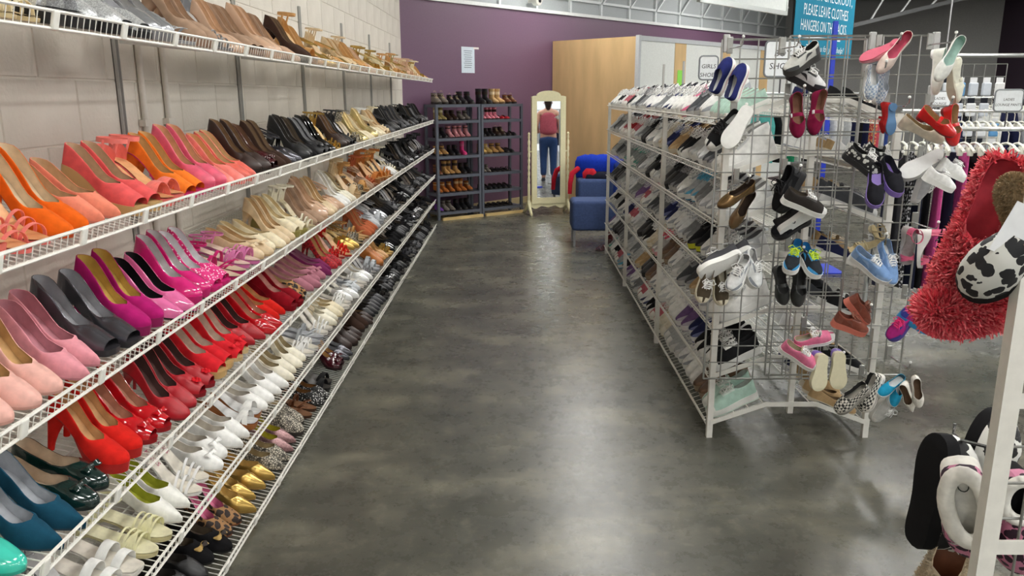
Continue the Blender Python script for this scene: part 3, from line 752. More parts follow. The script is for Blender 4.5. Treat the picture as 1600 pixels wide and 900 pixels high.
def on_insole(txt, size, rgb, L_, dz):
    t = .27; ang = math.degrees(math.atan2(L_.b(t-.02)-L_.b(t+.02), .04*L_.L))
    def f(roots):
        for r in roots:
            me = text_mesh(txt, size)
            if not me.materials: me.materials.append(mat(rgb, 'matte'))
            o = bpy.data.objects.new('insole_lettering', me); col.objects.link(o); o.parent = r
            o.matrix_local = T(L_.x(t), 0, L_.b(t)+dz) @ RY(ang)
    return f
HEELS = ['stiletto_pump', 'pointed_pump', 'platform_pump', 'block_pump', 'peep_pump', 'kitten_pump']
SAND = ['strappy_sandal', 'slingback', 'wedge_sandal', 'platform_sandal']
FLATS = ['pointed_flat', 'ballet_flat', 'bow_flat', 'thong_flat', 'woven_sandal']
BLK = ['black leather', 'black patent', 'black suede', 'black and silver', 'charcoal']
cork = mat((196, 160, 104), 'wood')
# top shelf
y = run(1, 1.50, [('pointed_flat', 'black leather'), ('strappy_sandal', 'cream'), ('platform_sandal', 'silver glitter'), ('platform_pump', 'silver glitter'), ('peep_pump', 'silver glitter'), ('platform_pump', 'silver'), ('thong_flat', 'pale grey'),
  ('platform_pump', 'taupe'), ('strappy_sandal', 'silver'), ('stiletto_pump', 'nude'), ('peep_pump', 'taupe'), ('platform_pump', 'nude'), ('stiletto_pump', 'taupe'), ('pointed_pump', 'nude'), ('platform_pump', 'dark brown suede'), ('platform_sandal', 'tan'), ('stiletto_pump', 'tan')])
fill(1, y, 5.6, ['stiletto_pump', 'peep_pump', 'strappy_sandal', 'slingback'], ['nude', 'tan', 'cream', 'gold', 'beige'])
fill(1, y if y > 5.6 else 5.66, 9.3, ['strappy_sandal', 'slingback', 'pointed_pump', 'wedge_sandal'], ['nude', 'beige', 'cream', 'pale gold', 'tan', 'gold'])
# second shelf
y = run(2, 1.44, [('platform_sandal', 'coral'), ('strappy_sandal', 'light coral', dict(extra='with ankle strap')), ('stiletto_pump', 'bright orange suede'), ('kitten_pump', 'salmon'), ('peep_wedge', 'coral pink', dict(sole=cork, extra='on a cork sole')), ('wedge_sandal', 'light coral'), ('peep_pump', 'orange peep', dict(extra='with magenta platform')),
  ('platform_pump', 'hot pink'), ('block_pump', 'light coral'), ('pointed_pump', 'coral'), ('platform_pump', 'dark brown leather'), ('peep_flower_pump', 'maroon leather'), ('stiletto_pump', 'dark brown suede'), ('slingback', 'pewter'), ('platform_pump', 'black leather'), ('stiletto_pump', 'black suede'), ('peep_bow_pump', 'black and silver'),
  ('stiletto_pump', 'black patent'), ('strappy_sandal', 'gold'), ('platform_pump', 'dark brown leather'), ('peep_pump', 'black leather'), ('strappy_sandal', 'black and silver'), ('strappy_sandal', 'snake print')])
y = run(2, y, [('stiletto_pump', 'pale gold'), ('pointed_pump', 'cream'), ('platform_pump', 'pale gold'), ('strappy_sandal', 'white leather'), ('slingback', 'cream'), ('peep_pump', 'beige'), ('strappy_sandal', 'cream')])
fill(2, y, 9.3, ['strappy_sandal', 'peep_bow_pump', 'wedge_sandal', 'platform_pump', 'slingback'], BLK)
# third shelf
y = run(3, 1.42, [('stiletto_pump', 'blush pink suede'), ('stiletto_pump', 'blush pink suede'), ('pointed_pump', 'rose pink satin'), ('peep_pump', 'pewter'), ('platform_pump', 'magenta suede', dict(s=.03)), ('pointed_pump', 'pink and black', dict(s=-.004)), ('platform_pump', 'hot pink patent'), ('peep_pump', 'pink rhinestone'),
  ('thong_flat', 'magenta strap'), ('woven_sandal', 'lilac pink'), ('bow_flat', 'beige'), ('ballet_flat', 'cream'), ('stiletto_pump', 'beige'), ('peep_wedge', 'cream', dict(sole=mat((150, 140, 76), 'leather'), extra='on an olive sole')), ('strappy_sandal', 'ivory'), ('stiletto_pump', 'taupe'), ('platform_pump', 'nude'), ('stiletto_pump', 'beige'),
  ('slingback', 'nude'), ('stiletto_pump', 'white leather'), ('pointed_pump', 'ivory'), ('platform_sandal', 'beige'), ('woven_sandal', 'snake print'), ('wedge_sandal', 'tan'), ('slingback', 'taupe'), ('strappy_sandal', 'rust'), ('platform_sandal', 'cognac'), ('wedge_sandal', 'cognac'), ('strappy_sandal', 'tan'), ('strappy_sandal', 'cognac'), ('slingback', 'white leather'), ('strappy_sandal', 'ivory')], .170)
fill(3, y, 9.3, ['strappy_sandal', 'slingback', 'wedge_sandal', 'stiletto_pump'], BLK)
# fourth shelf
y = run(4, 1.38, [('ballet_flat', 'mint'), ('pointed_pump', 'teal navy suede', dict(s=.0)), ('bow_flat', 'dark green patent'), ('platform_pump', 'red suede'), ('peep_bow_pump', 'red patent'), ('stiletto_pump', 'crimson leather'), ('peep_flower_pump', 'crimson leather', dict(trim=mat((206, 30, 40), 'suede'))), ('peep_wedge', 'red satin', dict(sole=cork, extra='on a rope sole')),
  ('peep_bow_pump', 'red satin'), ('pointed_pump', 'crimson leather'), ('pointed_pump', 'red patent', dict(s=0)), ('kitten_pump', 'red suede'), ('peep_wedge', 'dark red suede', dict(sole=mat((120, 8, 22), 'suede'))), ('pointed_flat', 'leopard print'), ('pointed_flat', 'mauve'), ('bow_flat', 'mauve'), ('pointed_flat', 'plum'), ('stiletto_pump', 'red plaid'), ('strappy_sandal', 'red patent'),
  ('strappy_sandal', 'red suede'), ('slingback', 'gold'), ('woven_sandal', 'snake print'), ('thong_flat', 'tan'), ('stiletto_pump', 'rust'), ('slingback', 'rust'), ('slingback', 'pale grey'), ('wedge_sandal', 'pale grey'), ('slingback', 'silver')], .174)
fill(4, y, 9.3, ['slingback', 'strappy_sandal', 'kitten_pump', 'thong_flat', 'bow_flat'], BLK)
# fifth shelf
y = run(5, 1.64, [('strappy_sandal', 'silver'), ('slide_sandal', 'white leather'), ('woven_sandal', 'cream woven'), ('kitten_pump', 'white with lime insole'), ('strappy_sandal', 'white patent', dict(extra='with lettered insole'), on_insole('KORS', .026, (176, 60, 100), Last(hh=.095, p=.008), .0065)), ('bow_flat', 'white leather'), ('pointed_flat', 'white leather'), ('wedge_sandal', 'white with brown sole'),
  ('ballet_flat', 'white leather'), ('pointed_pump', 'white leather'), ('kitten_pump', 'ivory'), ('stiletto_pump', 'ivory'), ('woven_sandal', 'white patent'), ('thong_flat', 'pale grey'), ('strappy_sandal', 'white leather'), ('slingback', 'ivory'), ('pointed_flat', 'cream'), ('woven_sandal', 'white leather'), ('slingback', 'white patent'), ('bow_flat', 'pale grey'), ('thong_flat', 'white leather'), ('kitten_pump', 'white patent'), ('strappy_sandal', 'silver'), ('slide_sandal', 'pale grey'),
  ('ankle_boot', 'cognac'), ('stiletto_pump', 'tan'), ('slide_sandal', 'gold')])
fill(5, y, 9.3, ['pointed_flat', 'thong_flat', 'slide_sandal', 'slingback', 'bow_flat'], BLK)
# lowest shelf
y = run(6, 2.05, [('pointed_flat', 'black patent'), ('ballet_flat', 'black leather'), ('bow_flat', 'black suede', dict(trim=mat((178, 146, 84), 'leopard', (40, 28, 20)))), ('stiletto_pump', 'pink insole leopard', dict(extra='with pink lettered insole'), on_insole('Promise', .024, (40, 20, 30), Last(hh=.10, p=.006), .006)), ('pointed_pump', 'gold'), ('pointed_flat', 'gold'), ('pointed_flat', 'snake print', dict(s=.0)), ('kitten_pump', 'glitter rose'), ('ankle_boot', 'snake print'),
  ('thong_flat', 'brown sandal'), ('ballet_flat', 'polka dot black', dict(s=.004)), ('wedge_sandal', 'black leather'), None, ('peep_bow_pump', 'burgundy patent'), ('kitten_pump', 'pewter'), ('ankle_boot', 'dark brown leather'), ('slingback', 'dark brown leather'), ('ankle_boot', 'dark brown suede'), ('pointed_flat', 'dark brown leather'), ('kitten_pump', 'black leather'), ('pointed_flat', 'charcoal')])
fill(6, y, 9.3, ['pointed_flat', 'ballet_flat', 'bow_flat', 'slide_sandal', 'kitten_pump'], BLK)
#PART3
# ------------------------------------------------------------ sneaker rack on the right
RXL, RXR, RC0, RC1 = .89, 1.61, 1.14, 1.37
RY0, RY1 = 3.44, 7.82
LZ = [.085, .312, .542, .785, 1.008, 1.222, 1.446]
RT = 20; rct, rst = math.cos(rad(RT)), math.sin(rad(RT))
POSTS = (3.44, 4.88, 6.43, 7.82)
rk = tag(empty('shoe_rack', T(1.25, 5.6, 0)), 'white metal double sided shoe rack with sloping tiers full of sneakers', 'shoe rack')
ri_ = T(-1.25, -5.6, 0)
def rb(nm, m): 
    m.v = [tuple(ri_ @ Vector(q)) for q in m.v]; return ob(nm, m, WHITE, rk)
for y in POSTS:
    for X in (RXL, RXR): 
        rb('post', MB().box((X-.013, y-.013, 0), (X+.013, y+.013, 1.47)))
    for z in LZ:
        rise = (RC0-RXL)*math.tan(rad(RT))
        for (xa, za), (xb, zb) in (((RXL, z-.01), (RC0, z-.01+rise)), ((RC0, z-.01+rise), (RC1, z-.01+rise)), ((RC1, z-.01+rise), (RXR, z-.01))):
            rb('tier_bar', MB().loft([[(xa, y-.016, za-.011), (xa, y-.012, za-.011), (xa, y-.012, za+.011), (xa, y-.016, za+.011)], [(xb, y-.016, zb-.011), (xb, y-.012, zb-.011), (xb, y-.012, zb+.011), (xb, y-.016, zb+.011)]]))
    rb('centre_post', MB().box((1.243, y-.012, .12), (1.267, y+.012, 1.55)))
def rdeck(s, y, z, side, n=0):
    X = RXL-.012 if side < 0 else RXR+.012
    return Vector((X-side*s*rct+side*n*rst, y, z-.028+s*rst+n*rct))
for z in LZ:
    for side in (-1, 1):
        rb('lip_rod', MB().tube([rdeck(0, RY0, z, side, .028), rdeck(0, RY1, z, side, .028)], .004, 6))
        wb = MB()
        for s in (0, .07, .14, .21, .28): wb.tube([rdeck(s, RY0, z, side), rdeck(s, RY1, z, side)], .003, 5)
        y = RY0+.04
        while y < RY1: wb.tube([rdeck(.28, y, z, side), rdeck(0, y, z, side), rdeck(0, y, z, side, .028)], .0016, 4, False); y += .05
        tag(rb('tier_wires', wb), kind='stuff')
TN = ['lowest tier', 'second lowest tier', 'third lowest tier', 'middle tier', 'third highest tier', 'second highest tier', 'top tier']
SC = { # name: upper, finish, lining, sole, trim, lace
 'white and grey': ((222, 222, 220), 'leather', (150, 150, 152), (228, 228, 224), (150, 154, 160), (232, 232, 230)), 'white': ((232, 232, 228), 'leather', (196, 196, 194), (234, 234, 230), (206, 208, 208), (236, 236, 234)),
 'white and silver': ((214, 216, 218), 'leather', (120, 122, 128), (226, 226, 224), (168, 172, 178), (230, 230, 230)), 'white and navy': ((226, 226, 224), 'leather', (60, 66, 90), (230, 230, 226), (44, 54, 92), (234, 234, 232)), 'white and pink': ((228, 224, 222), 'fabric', (220, 150, 170), (232, 230, 228), (226, 112, 150), (234, 232, 232)),
 'light grey': ((172, 174, 174), 'fabric', (120, 120, 122), (222, 222, 218), (204, 204, 202), (226, 226, 224)), 'grey mesh': ((120, 122, 124), 'fabric', (80, 80, 84), (214, 214, 210), (170, 172, 174), (200, 200, 200)), 'dark grey': ((70, 72, 76), 'fabric', (46, 46, 50), (190, 190, 188), (130, 132, 136), (150, 150, 152)),
 'black and white': ((28, 28, 30), 'fabric', (50, 50, 52), (226, 226, 222), (222, 222, 220), (228, 228, 226)), 'black': ((24, 24, 26), 'leather', (40, 40, 42), (30, 30, 32), (56, 56, 60), (34, 34, 36)), 'black with yellow sole': ((26, 26, 30), 'fabric', (40, 40, 44), (206, 210, 50), (44, 44, 48), (30, 30, 32)),
 'navy': ((34, 38, 74), 'fabric', (60, 60, 80), (222, 222, 222), (96, 104, 150), (206, 206, 214)), 'tan': ((170, 142, 104), 'suede', (140, 116, 88), (206, 196, 176), (196, 170, 128), (206, 196, 180)), 'brown': ((92, 66, 48), 'leather', (70, 52, 42), (150, 134, 112), (120, 90, 64), (120, 100, 80)),
 'grey with pink laces': ((176, 174, 172), 'fabric', (150, 150, 150), (224, 160, 170), (214, 214, 212), (236, 66, 104)), 'grey with blue trim': ((164, 168, 172), 'fabric', (110, 116, 122), (226, 226, 224), (76, 156, 190), (100, 176, 206)), 'purple and grey': ((110, 84, 128), 'fabric', (90, 80, 100), (220, 220, 220), (176, 170, 184), (206, 200, 210)),
 'red canvas': ((150, 34, 40), 'fabric', (120, 90, 80), (228, 226, 220), (200, 190, 184), (230, 228, 224)), 'mint canvas': ((176, 206, 192), 'fabric', (196, 206, 196), (232, 232, 226), (206, 220, 210), (236, 238, 234)), 'rose canvas': ((178, 96, 106), 'fabric', (190, 160, 154), (230, 228, 222), (206, 180, 176), (232, 230, 228)), 'cream': ((214, 204, 182), 'leather', (190, 176, 150), (226, 220, 204), (196, 180, 150), (226, 220, 206)),
 'teal trim grey': ((140, 146, 146), 'fabric', (96, 100, 100), (222, 222, 220), (44, 150, 130), (206, 206, 206)),
}
def smats(c):
    u, fi, l, s, t, la = SC[c]
    return dict(upper=mat(u, fi), lining=mat(l, 'fabric'), sole=mat(s, 'rubber'), heel=mat(s, 'rubber'), trim=mat(t, 'leather'), tongue=mat(tuple(int(.6*a+.4*b) for a, b in zip(u, t)), 'fabric'), lace=mat(la, 'fabric'), outsole=mat(t, 'rubber'))
def rack_shoe(lv, side, y, st, c, jit=True):
    p = rdeck(.012+R_.uniform(0, .035), y, LZ[lv], side, .0045)
    M = T(p) @ RY(RT*side) @ RZ((180 if side < 0 else 0)+(R_.uniform(8, 11) if side < 0 else R_.uniform(-2, 2)))
    lab = '%s %s on the rack, %s %s' % (c, STN[st], TN[lv], 'facing aisle' if side < 0 else 'facing clothes')
    shoe(st, M, smats(c), lab, catof(st), 'sneakers on the '+TN[lv]+(' facing the aisle' if side < 0 else ' facing the clothes'), merged=y > 5.6)
FIRST = { # first pairs from the grid end, per tier
 0: [('canvas_sneaker', 'mint canvas'), ('running_shoe', 'brown'), ('canvas_sneaker', 'white'), ('running_shoe', 'white and grey'), ('running_shoe', 'light grey'), ('canvas_sneaker', 'light grey'), ('canvas_sneaker', 'cream'), ('canvas_sneaker', 'rose canvas'), ('running_shoe', 'black and white')],
 1: [('canvas_sneaker', 'black and white'), ('striped_sneaker', 'black and white'), ('running_shoe', 'navy'), ('running_shoe', 'purple and grey'), ('canvas_sneaker', 'white'), ('running_shoe', 'white'), ('running_shoe', 'white'), ('running_shoe', 'white and grey'), ('running_shoe', 'brown')],
 2: [('high_top', 'white'), ('running_shoe', 'white and silver'), ('running_shoe', 'tan'), ('running_shoe', 'dark grey'), ('running_shoe', 'light grey'), ('striped_sneaker', 'white and grey'), ('running_shoe', 'brown'), ('running_shoe', 'grey with pink laces')],
 3: [('running_shoe', 'light grey'), ('running_shoe', 'white and grey'), ('running_shoe', 'black with yellow sole'), ('running_shoe', 'grey mesh'), ('running_shoe', 'white and silver'), ('running_shoe', 'white and grey'), ('running_shoe', 'navy')],
 4: [('striped_sneaker', 'white'), ('running_shoe', 'white and silver'), ('running_shoe', 'grey mesh'), ('running_shoe', 'grey with blue trim'), ('running_shoe', 'white and grey'), ('running_shoe', 'dark grey'), ('running_shoe', 'black')],
 5: [('high_top', 'white'), ('running_shoe', 'dark grey'), ('running_shoe', 'white and silver'), ('running_shoe', 'light grey'), ('running_shoe', 'black and white'), ('running_shoe', 'tan'), ('running_shoe', 'navy'), ('running_shoe', 'cream')],
 6: [('slip_on', 'mint canvas'), ('slip_on', 'mint canvas'), ('running_shoe', 'white and grey'), ('striped_sneaker', 'dark grey'), ('running_shoe', 'white and pink'), ('running_shoe', 'white'), ('running_shoe', 'white and navy'), ('running_shoe', 'grey mesh')]}
POOL = ['white and grey']*4+['white']*3+['white and silver']*4+['light grey']*4+['grey mesh']*4+['dark grey']*2+['black and white']*3+['black']*2+['white and pink', 'navy', 'tan', 'cream', 'brown', 'white and navy', 'teal trim grey', 'grey with blue trim', 'purple and grey', 'red canvas', 'rose canvas']
for lv in range(7):
    seq = list(FIRST[lv]); j = 0
    for ya, n in ((3.457, 13), (4.897, 14), (6.447, 12)):
        for i in range(n):
            y = ya+.053+i*.1066
            if j//2 < len(seq): st, c = seq[j//2]
            elif j % 2 == 0:
                c = R_.choice(POOL); st = R_.choice(['running_shoe']*6+['striped_sneaker', 'striped_sneaker', 'canvas_sneaker']) if 'canvas' not in c else 'canvas_sneaker'
            rack_shoe(lv, -1, y, st, c); j += 1
    y = RY0+.09
    for j in range(6):
        if j % 2 == 0: c = R_.choice(['black', 'black and white', 'dark grey', 'navy', 'tan', 'white and grey']); st = R_.choice(['slip_on', 'ballet_flat', 'canvas_sneaker', 'child_canvas'])
        rack_shoe(lv, 1, y, st, c); y += .11
# signs standing on the rack
def sign(lines, p, w_, h_, size, lab, pole=.25, rz=0, M0=None):
    r = tag(empty('sign_holder', T(p) @ RZ(rz)), lab, 'sign')
    m = MB()
    def rr(w2, h2, y, q=.02): 
        out = []
        for cx, cz, a0 in ((w2-q, h2-q, 0), (-w2+q, h2-q, 90), (-w2+q, -h2+q, 180), (w2-q, -h2+q, 270)):
            for k in range(4): a = rad(a0+30*k); out.append((cx+q*math.cos(a), y, cz+q*math.sin(a)))
        return out
    ob('card', MB().loft([rr(w_/2, h_/2, -.002), rr(w_/2, h_/2, .002)]), mat((234, 238, 240), 'plastic'), r)
    fr = MB().tube(rr(w_/2, h_/2, 0)+rr(w_/2, h_/2, 0)[:1], .005, 5, False); ob('frame', fr, mat((120, 124, 128), 'plastic'), r)
    ob('pole', MB().tube([(0, .004, -h_/2), (0, .004, -h_/2-pole)], .004, 6), mat((90, 90, 92), 'metal'), r)
    for i, t in enumerate(lines):
        o = ob('lettering', text_mesh(t, size, shear=.1), mat((34, 34, 36), 'matte'), r, T(0, -.0026, h_/2-.06-i*size*1.45) @ RX(90))
    return r
p = at_y(1107, 106, 4.9); sign(['GIRLS', 'SHOES'], p, .11, .135, .034, 'small white sign reading girls shoes standing on the sneaker rack', .1)
p = at_y(1222, 92, 4.1); sign(['BOY', 'SHOES'], p, .17, .17, .042, 'larger white sign reading boy shoes standing on the sneaker rack', .08)
for px_, py_ in ((1037, 115), (1068, 110)):
    p = at_y(px_, py_, 5.6); o = tag(empty('rack_stem', T(p.x, p.y, 1.47)), 'short grey metal stem rising from the top tier of the rack', 'stem', 'rack stems'); ob('tube', MB().tube([(0, 0, .0), (0, 0, p.z-1.47+.06)], .008, 6), m_zinc, o); ob('foot', MB().lathe([(.001, 0), (.02, 0), (.02, .01), (.001, .012)], 8), m_zinc, o)

# ------------------------------------------------------------ wire grid panels on the rack end
m_grid = mat((172, 172, 168), 'metal')
def gridwall(x0, x1, z0, z1, Y, lab, step=.0762):
    r = tag(empty('grid_panel', T(x0, Y, z0)), lab, 'grid panel')
    W_, H_ = x1-x0, z1-z0
    fr = MB()
    fr.tube([(0, 0, 0), (W_, 0, 0)], .0045, 6); fr.tube([(0, 0, H_), (W_, 0, H_)], .0045, 6); fr.tube([(0, 0, 0), (0, 0, H_)], .0045, 6); fr.tube([(W_, 0, 0), (W_, 0, H_)], .0045, 6)
    ob('frame', fr, m_grid, r)
    n = round(W_/step)
    vm = MB().tube([(0, -.004, 0), (0, -.004, H_)], .0028, 6).mesh('vertical_wire'); hm = MB().tube([(0, .001, 0), (W_, .001, 0)], .0028, 6).mesh('horizontal_wire')
    for i in range(1, n): ob('vertical_wire', vm, m_grid, r, T(i*W_/n, 0, 0))
    n = round(H_/step)
    for i in range(1, n): ob('horizontal_wire', hm, m_grid, r, T(0, 0, i*H_/n))
    return r
gridwall(.83, 1.41, .315, 1.762, 3.36, 'white wire grid panel with scuffed frame hung on the aisle corner of the rack')
gridwall(1.115, 1.72, .318, 1.777, 3.40, 'white wire grid panel hung on the outer corner of the rack, nearer the clothes')
for px_, py_, Y in ((1135, 66, 3.36), (1222, 70, 3.36), (1363, 62, 3.4), (1462, 62, 3.4), (1455, 145, 3.4)):
    p = at_y(px_, py_, Y)
    ob_ = tag(ob('panel_clamp', MB().rbox((-.013, -.012, -.04), (.013, .008, .03), .004, 2), mat((176, 176, 174), 'plastic'), M=T(p)), 'grey plastic clamp gripping the top of the wire grid panels', 'clamp', 'grid panel clamps')
hookm = MB().tube([(0, 0, 0), (0, -.02, 0), (0, -.17, .0), (0, -.19, .012), (0, -.195, .03)], .0032, 6).mesh('prong'); hookb = MB().rbox((-.012, -.006, -.02), (.012, 0, .045), .002, 1).mesh('back_plate')
hookt = MB().lathe([(.001, -.006), (.006, -.003), (.006, .003), (.001, .006)], 8, (0, -.195, .034)).mesh('tip')
def hook(px_, py_, Y=3.352):
    p = at_y(px_, py_, Y); r = tag(empty('display_hook', T(p)), 'short chrome display hook clipped on the wire grid', 'hook', 'grid display hooks')
    ob('prong', hookm, mat((196, 196, 196), 'chrome'), r, smooth=False); ob('back_plate', hookb, m_grid, r); ob('tip', hookt, mat((226, 226, 222), 'plastic'), r)
for q in ((1140, 76), (1222, 76), (1372, 72), (1452, 70), (1230, 148), (1350, 112), (1384, 165), (1448, 165), (1145, 175), (1437, 245), (1375, 245), (1225, 265), (1150, 280), (1230, 385), (1352, 365), (1428, 348), (1135, 395), (1330, 470), (1412, 460), (1255, 510), (1290, 540), (1345, 585), (1388, 555)):
    hook(*q)
LN = {}
def hang(px_, py_, st, up_c, fin, lin, sole_c, toe, upv, sc, lab, Y=3.22, trim=None, lace=None, rgb2=None):
    m = dict(upper=mat(up_c, fin, rgb2), lining=mat(lin, 'fabric'), sole=mat(sole_c, 'rubber'), heel=mat(sole_c, 'rubber'), trim=mat(trim or up_c, 'leather'), lace=mat(lace or (232, 232, 230), 'fabric'), tongue=mat(lin, 'fabric'))
    if st not in LN: 
        sep = parts_of(st)[0]; LN[st] = max(-v.co.x for me in [s_[1] for s_ in sep] for v in me.vertices)
    a = Vector((toe[0], toe[2] if len(toe) > 2 else 0, -toe[1])).normalized(); u = Vector(upv); u = (u-a*u.dot(a)).normalized(); s_ = u.cross(a)
    c = at_y(px_, py_, Y); Rm = Matrix(((a.x, s_.x, u.x), (a.y, s_.y, u.y), (a.z, s_.z, u.z)))
    o = c-(Rm @ Vector((-LN[st]/2, 0, .035)))*sc
    M = T(o) @ Rm.to_4x4() @ Matrix.Scale(sc, 4)
    return shoe(st, M, m, lab, catof(st), 'shoes hanging on the wire grid')
CAM, AW = (0, -1, 0), (0, 1, 0)
G = 'hanging on the wire grid'
W8 = (230, 230, 226)
H = hang
NV = 'blue slip-on sneaker with white sole and red tab '+G
H(1128, 118, 'slip_on', (34, 40, 96), 'fabric', (60, 64, 100), W8, (.35, -1, .1), (-.75, -.6, 0), .72, NV, trim=(190, 40, 60)); H(1151, 128, 'slip_on', (34, 40, 96), 'fabric', (60, 64, 100), W8, (.3, -1, .2), (-.75, -.6, 0), .72, NV, 3.16, trim=(190, 40, 60))
q = 'white and black child sneaker '+G+' near the boy shoes sign'
H(1252, 93, 'child_sneaker', (196, 196, 190), 'leather', (60, 60, 60), (60, 60, 58), (-1, .55, -.2), (-.3, -.5, 1), .85, q, trim=(60, 62, 64)); H(1262, 122, 'child_sneaker', (206, 206, 206), 'leather', (60, 60, 60), (40, 40, 42), (1, .45, -.2), (.3, -.6, .8), .85, q, 3.26, trim=(40, 42, 46))
q = 'cream ballet flat with rose pink sole '+G
H(1375, 85, 'ballet_flat', (224, 150, 160), 'leather', (206, 110, 130), (200, 90, 112), (-1, .5, 0), (.2, .6, -.8), .68, q); H(1397, 82, 'ballet_flat', (224, 206, 196), 'leather', (206, 96, 120), (206, 110, 128), (-.75, 1, 0), (-.4, -1, .2), .72, q, 3.17)
q = 'pale blue checked slip-on '+G
H(1362, 128, 'slip_on', (150, 170, 196), 'check', (200, 208, 216), W8, (0, 1, -.1), CAM, .66, q, rgb2=(222, 228, 232)); H(1376, 136, 'slip_on', (150, 170, 196), 'check', (200, 208, 216), W8, (.1, 1, .1), (.5, -.7, 0), .66, q, 3.28, rgb2=(222, 228, 232))
q = 'white ballet flat with mint lining '+G
H(1484, 92, 'ballet_flat', (226, 228, 222), 'leather', (176, 206, 196), W8, (-.5, 1, -.1), (-.3, -1, .2), .72, q, 3.12); H(1468, 112, 'ballet_flat', (222, 222, 212), 'leather', (186, 206, 198), W8, (.15, 1, 0), (.6, -.6, .2), .72, q, 3.24)
H(1494, 126, 'mary_jane', (220, 218, 200), 'leather', (176, 166, 140), (206, 200, 180), (.35, 1, 0), (.9, .1, .3), .85, 'cream strap shoe '+G+' below white flats', 3.2)
q = 'burgundy suede strap shoe '+G
H(1246, 180, 'mary_jane', (128, 24, 62), 'suede', (150, 110, 90), (60, 40, 36), (.1, 1, -.2), (-.15, -1, .2), .86, q, 3.17, trim=(220, 220, 220)); H(1278, 176, 'mary_jane', (128, 24, 62), 'suede', (150, 110, 90), (60, 40, 36), (-.05, 1, -.2), (.25, -1, .2), .86, q, 3.2, trim=(220, 220, 220))
q = 'small red shoe with blue sole '+G
H(1389, 186, 'mary_jane', (176, 40, 40), 'fabric', (150, 110, 90), (74, 112, 150), (0, 1, 0), (-.15, 1, 0), .62, q, 3.2); H(1380, 184, 'mary_jane', (176, 40, 40), 'fabric', (150, 110, 90), (74, 112, 150), (-.1, 1, 0), (-.9, .3, 0), .62, q, 3.28)
q = 'shiny red patent strap shoe '+G
H(1467, 190, 'mary_jane', (206, 24, 26), 'patent', (190, 160, 120), (120, 20, 22), (.9, .55, -.4), (-.1, -.7, 1), .8, q, 3.13); H(1490, 196, 'mary_jane', (206, 24, 26), 'patent', (190, 160, 120), (120, 20, 22), (.25, 1, -.2), (.3, -1, .3), .8, q, 3.18)
H(1444, 201, 'ballet_flat', (206, 196, 176), 'fabric', (176, 156, 120), (196, 188, 170), (1, .35, 0), (0, -.6, 1), .82, 'beige flat shoe '+G+' beside red patent shoes', 3.24)
q = 'black sneaker with thick white sole '+G
H(1153, 200, 'child_canvas', (40, 38, 40), 'fabric', (60, 60, 60), W8, (-.55, 1, 0), (.5, .9, .1), .92, q, 3.16); H(1130, 203, 'child_canvas', (30, 30, 32), 'fabric', (60, 60, 60), W8, (-.7, .7, 0), (-.6, -.7, .3), .92, q, 3.2, lace=(40, 40, 42))
q = 'tiny white toddler sneaker '+G
H(1470, 281, 'child_sneaker', (236, 236, 234), 'leather', (206, 206, 206), W8, (1, .42, 0), (-.3, -.3, 1), .72, q, 3.14); H(1489, 266, 'child_sneaker', (236, 236, 234), 'leather', (206, 206, 206), W8, (1, .4, .2), (-.3, -.3, 1), .72, q, 3.2)
q = 'grey white sneaker with ribbed sole '+G
H(1440, 262, 'child_canvas', (186, 188, 190), 'fabric', (150, 150, 150), (206, 206, 204), (-1, .6, 0), (.4, .8, -.6), .95, q, 3.24); H(1442, 290, 'child_canvas', (186, 188, 190), 'fabric', (150, 150, 150), (206, 206, 204), (-.2, 1, 0), (.8, -.4, .2), .8, q, 3.28)
q = 'black sneaker with purple sole '+G
H(1368, 290, 'slip_on', (30, 30, 36), 'fabric', (40, 40, 46), (134, 110, 184), (-.2, .9, -.7), (-.1, -.6, 1), .85, q, 3.15, trim=(134, 110, 184)); H(1393, 276, 'slip_on', (30, 30, 36), 'fabric', (40, 40, 46), (134, 110, 184), (.1, .7, -.9), (.1, -.6, 1), .85, q, 3.18, trim=(134, 110, 184))
q = 'black and white patterned child sneaker '+G
H(1352, 252, 'child_canvas', (30, 30, 32), 'floral', (60, 60, 60), (40, 40, 42), (.9, .6, -.3), (.1, -.6, 1), .9, q, 3.22, rgb2=(206, 206, 200)); H(1375, 248, 'child_canvas', (30, 30, 32), 'floral', (60, 60, 60), (40, 40, 42), (.9, .5, 0), (.1, -.5, 1), .9, q, 3.28, rgb2=(206, 206, 200))
q = 'black canvas sneaker with white toe cap '+G
H(1258, 318, 'canvas_sneaker', (52, 48, 46), 'fabric', (100, 90, 80), W8, (1, .35, 0), (0, -.5, 1), .72, q, 3.16); H(1246, 338, 'canvas_sneaker', (40, 38, 38), 'fabric', (100, 90, 80), W8, (.8, -.7, -.3), (.4, .2, .8), .72, q, 3.22)
q = 'plain black child sneaker '+G+' above white capped canvas shoes'
H(1228, 296, 'child_sneaker', (24, 24, 26), 'fabric', (34, 34, 36), (30, 30, 32), (-.5, 1, 0), (-.8, -.4, .3), 1.0, q, 3.22, lace=(30, 30, 32)); H(1236, 350, 'child_sneaker', (26, 26, 30), 'fabric', (34, 34, 36), (30, 30, 32), (-1, .5, 0), (.1, -.7, .8), .9, q, 3.25, lace=(30, 30, 32))
q = 'bronze metallic ballet flat '+G
H(1150, 303, 'ballet_flat', (120, 94, 60), 'foil', (60, 48, 40), (60, 50, 44), (-1, .45, -.3), (-.2, -.6, 1), .72, q, 3.18); H(1160, 328, 'ballet_flat', (110, 88, 62), 'foil', (60, 48, 40), (60, 50, 44), (-.5, 1, -.2), (.3, -.8, .6), .7, q, 3.22)
q = 'black kid sneaker with blue and lime trim '+G
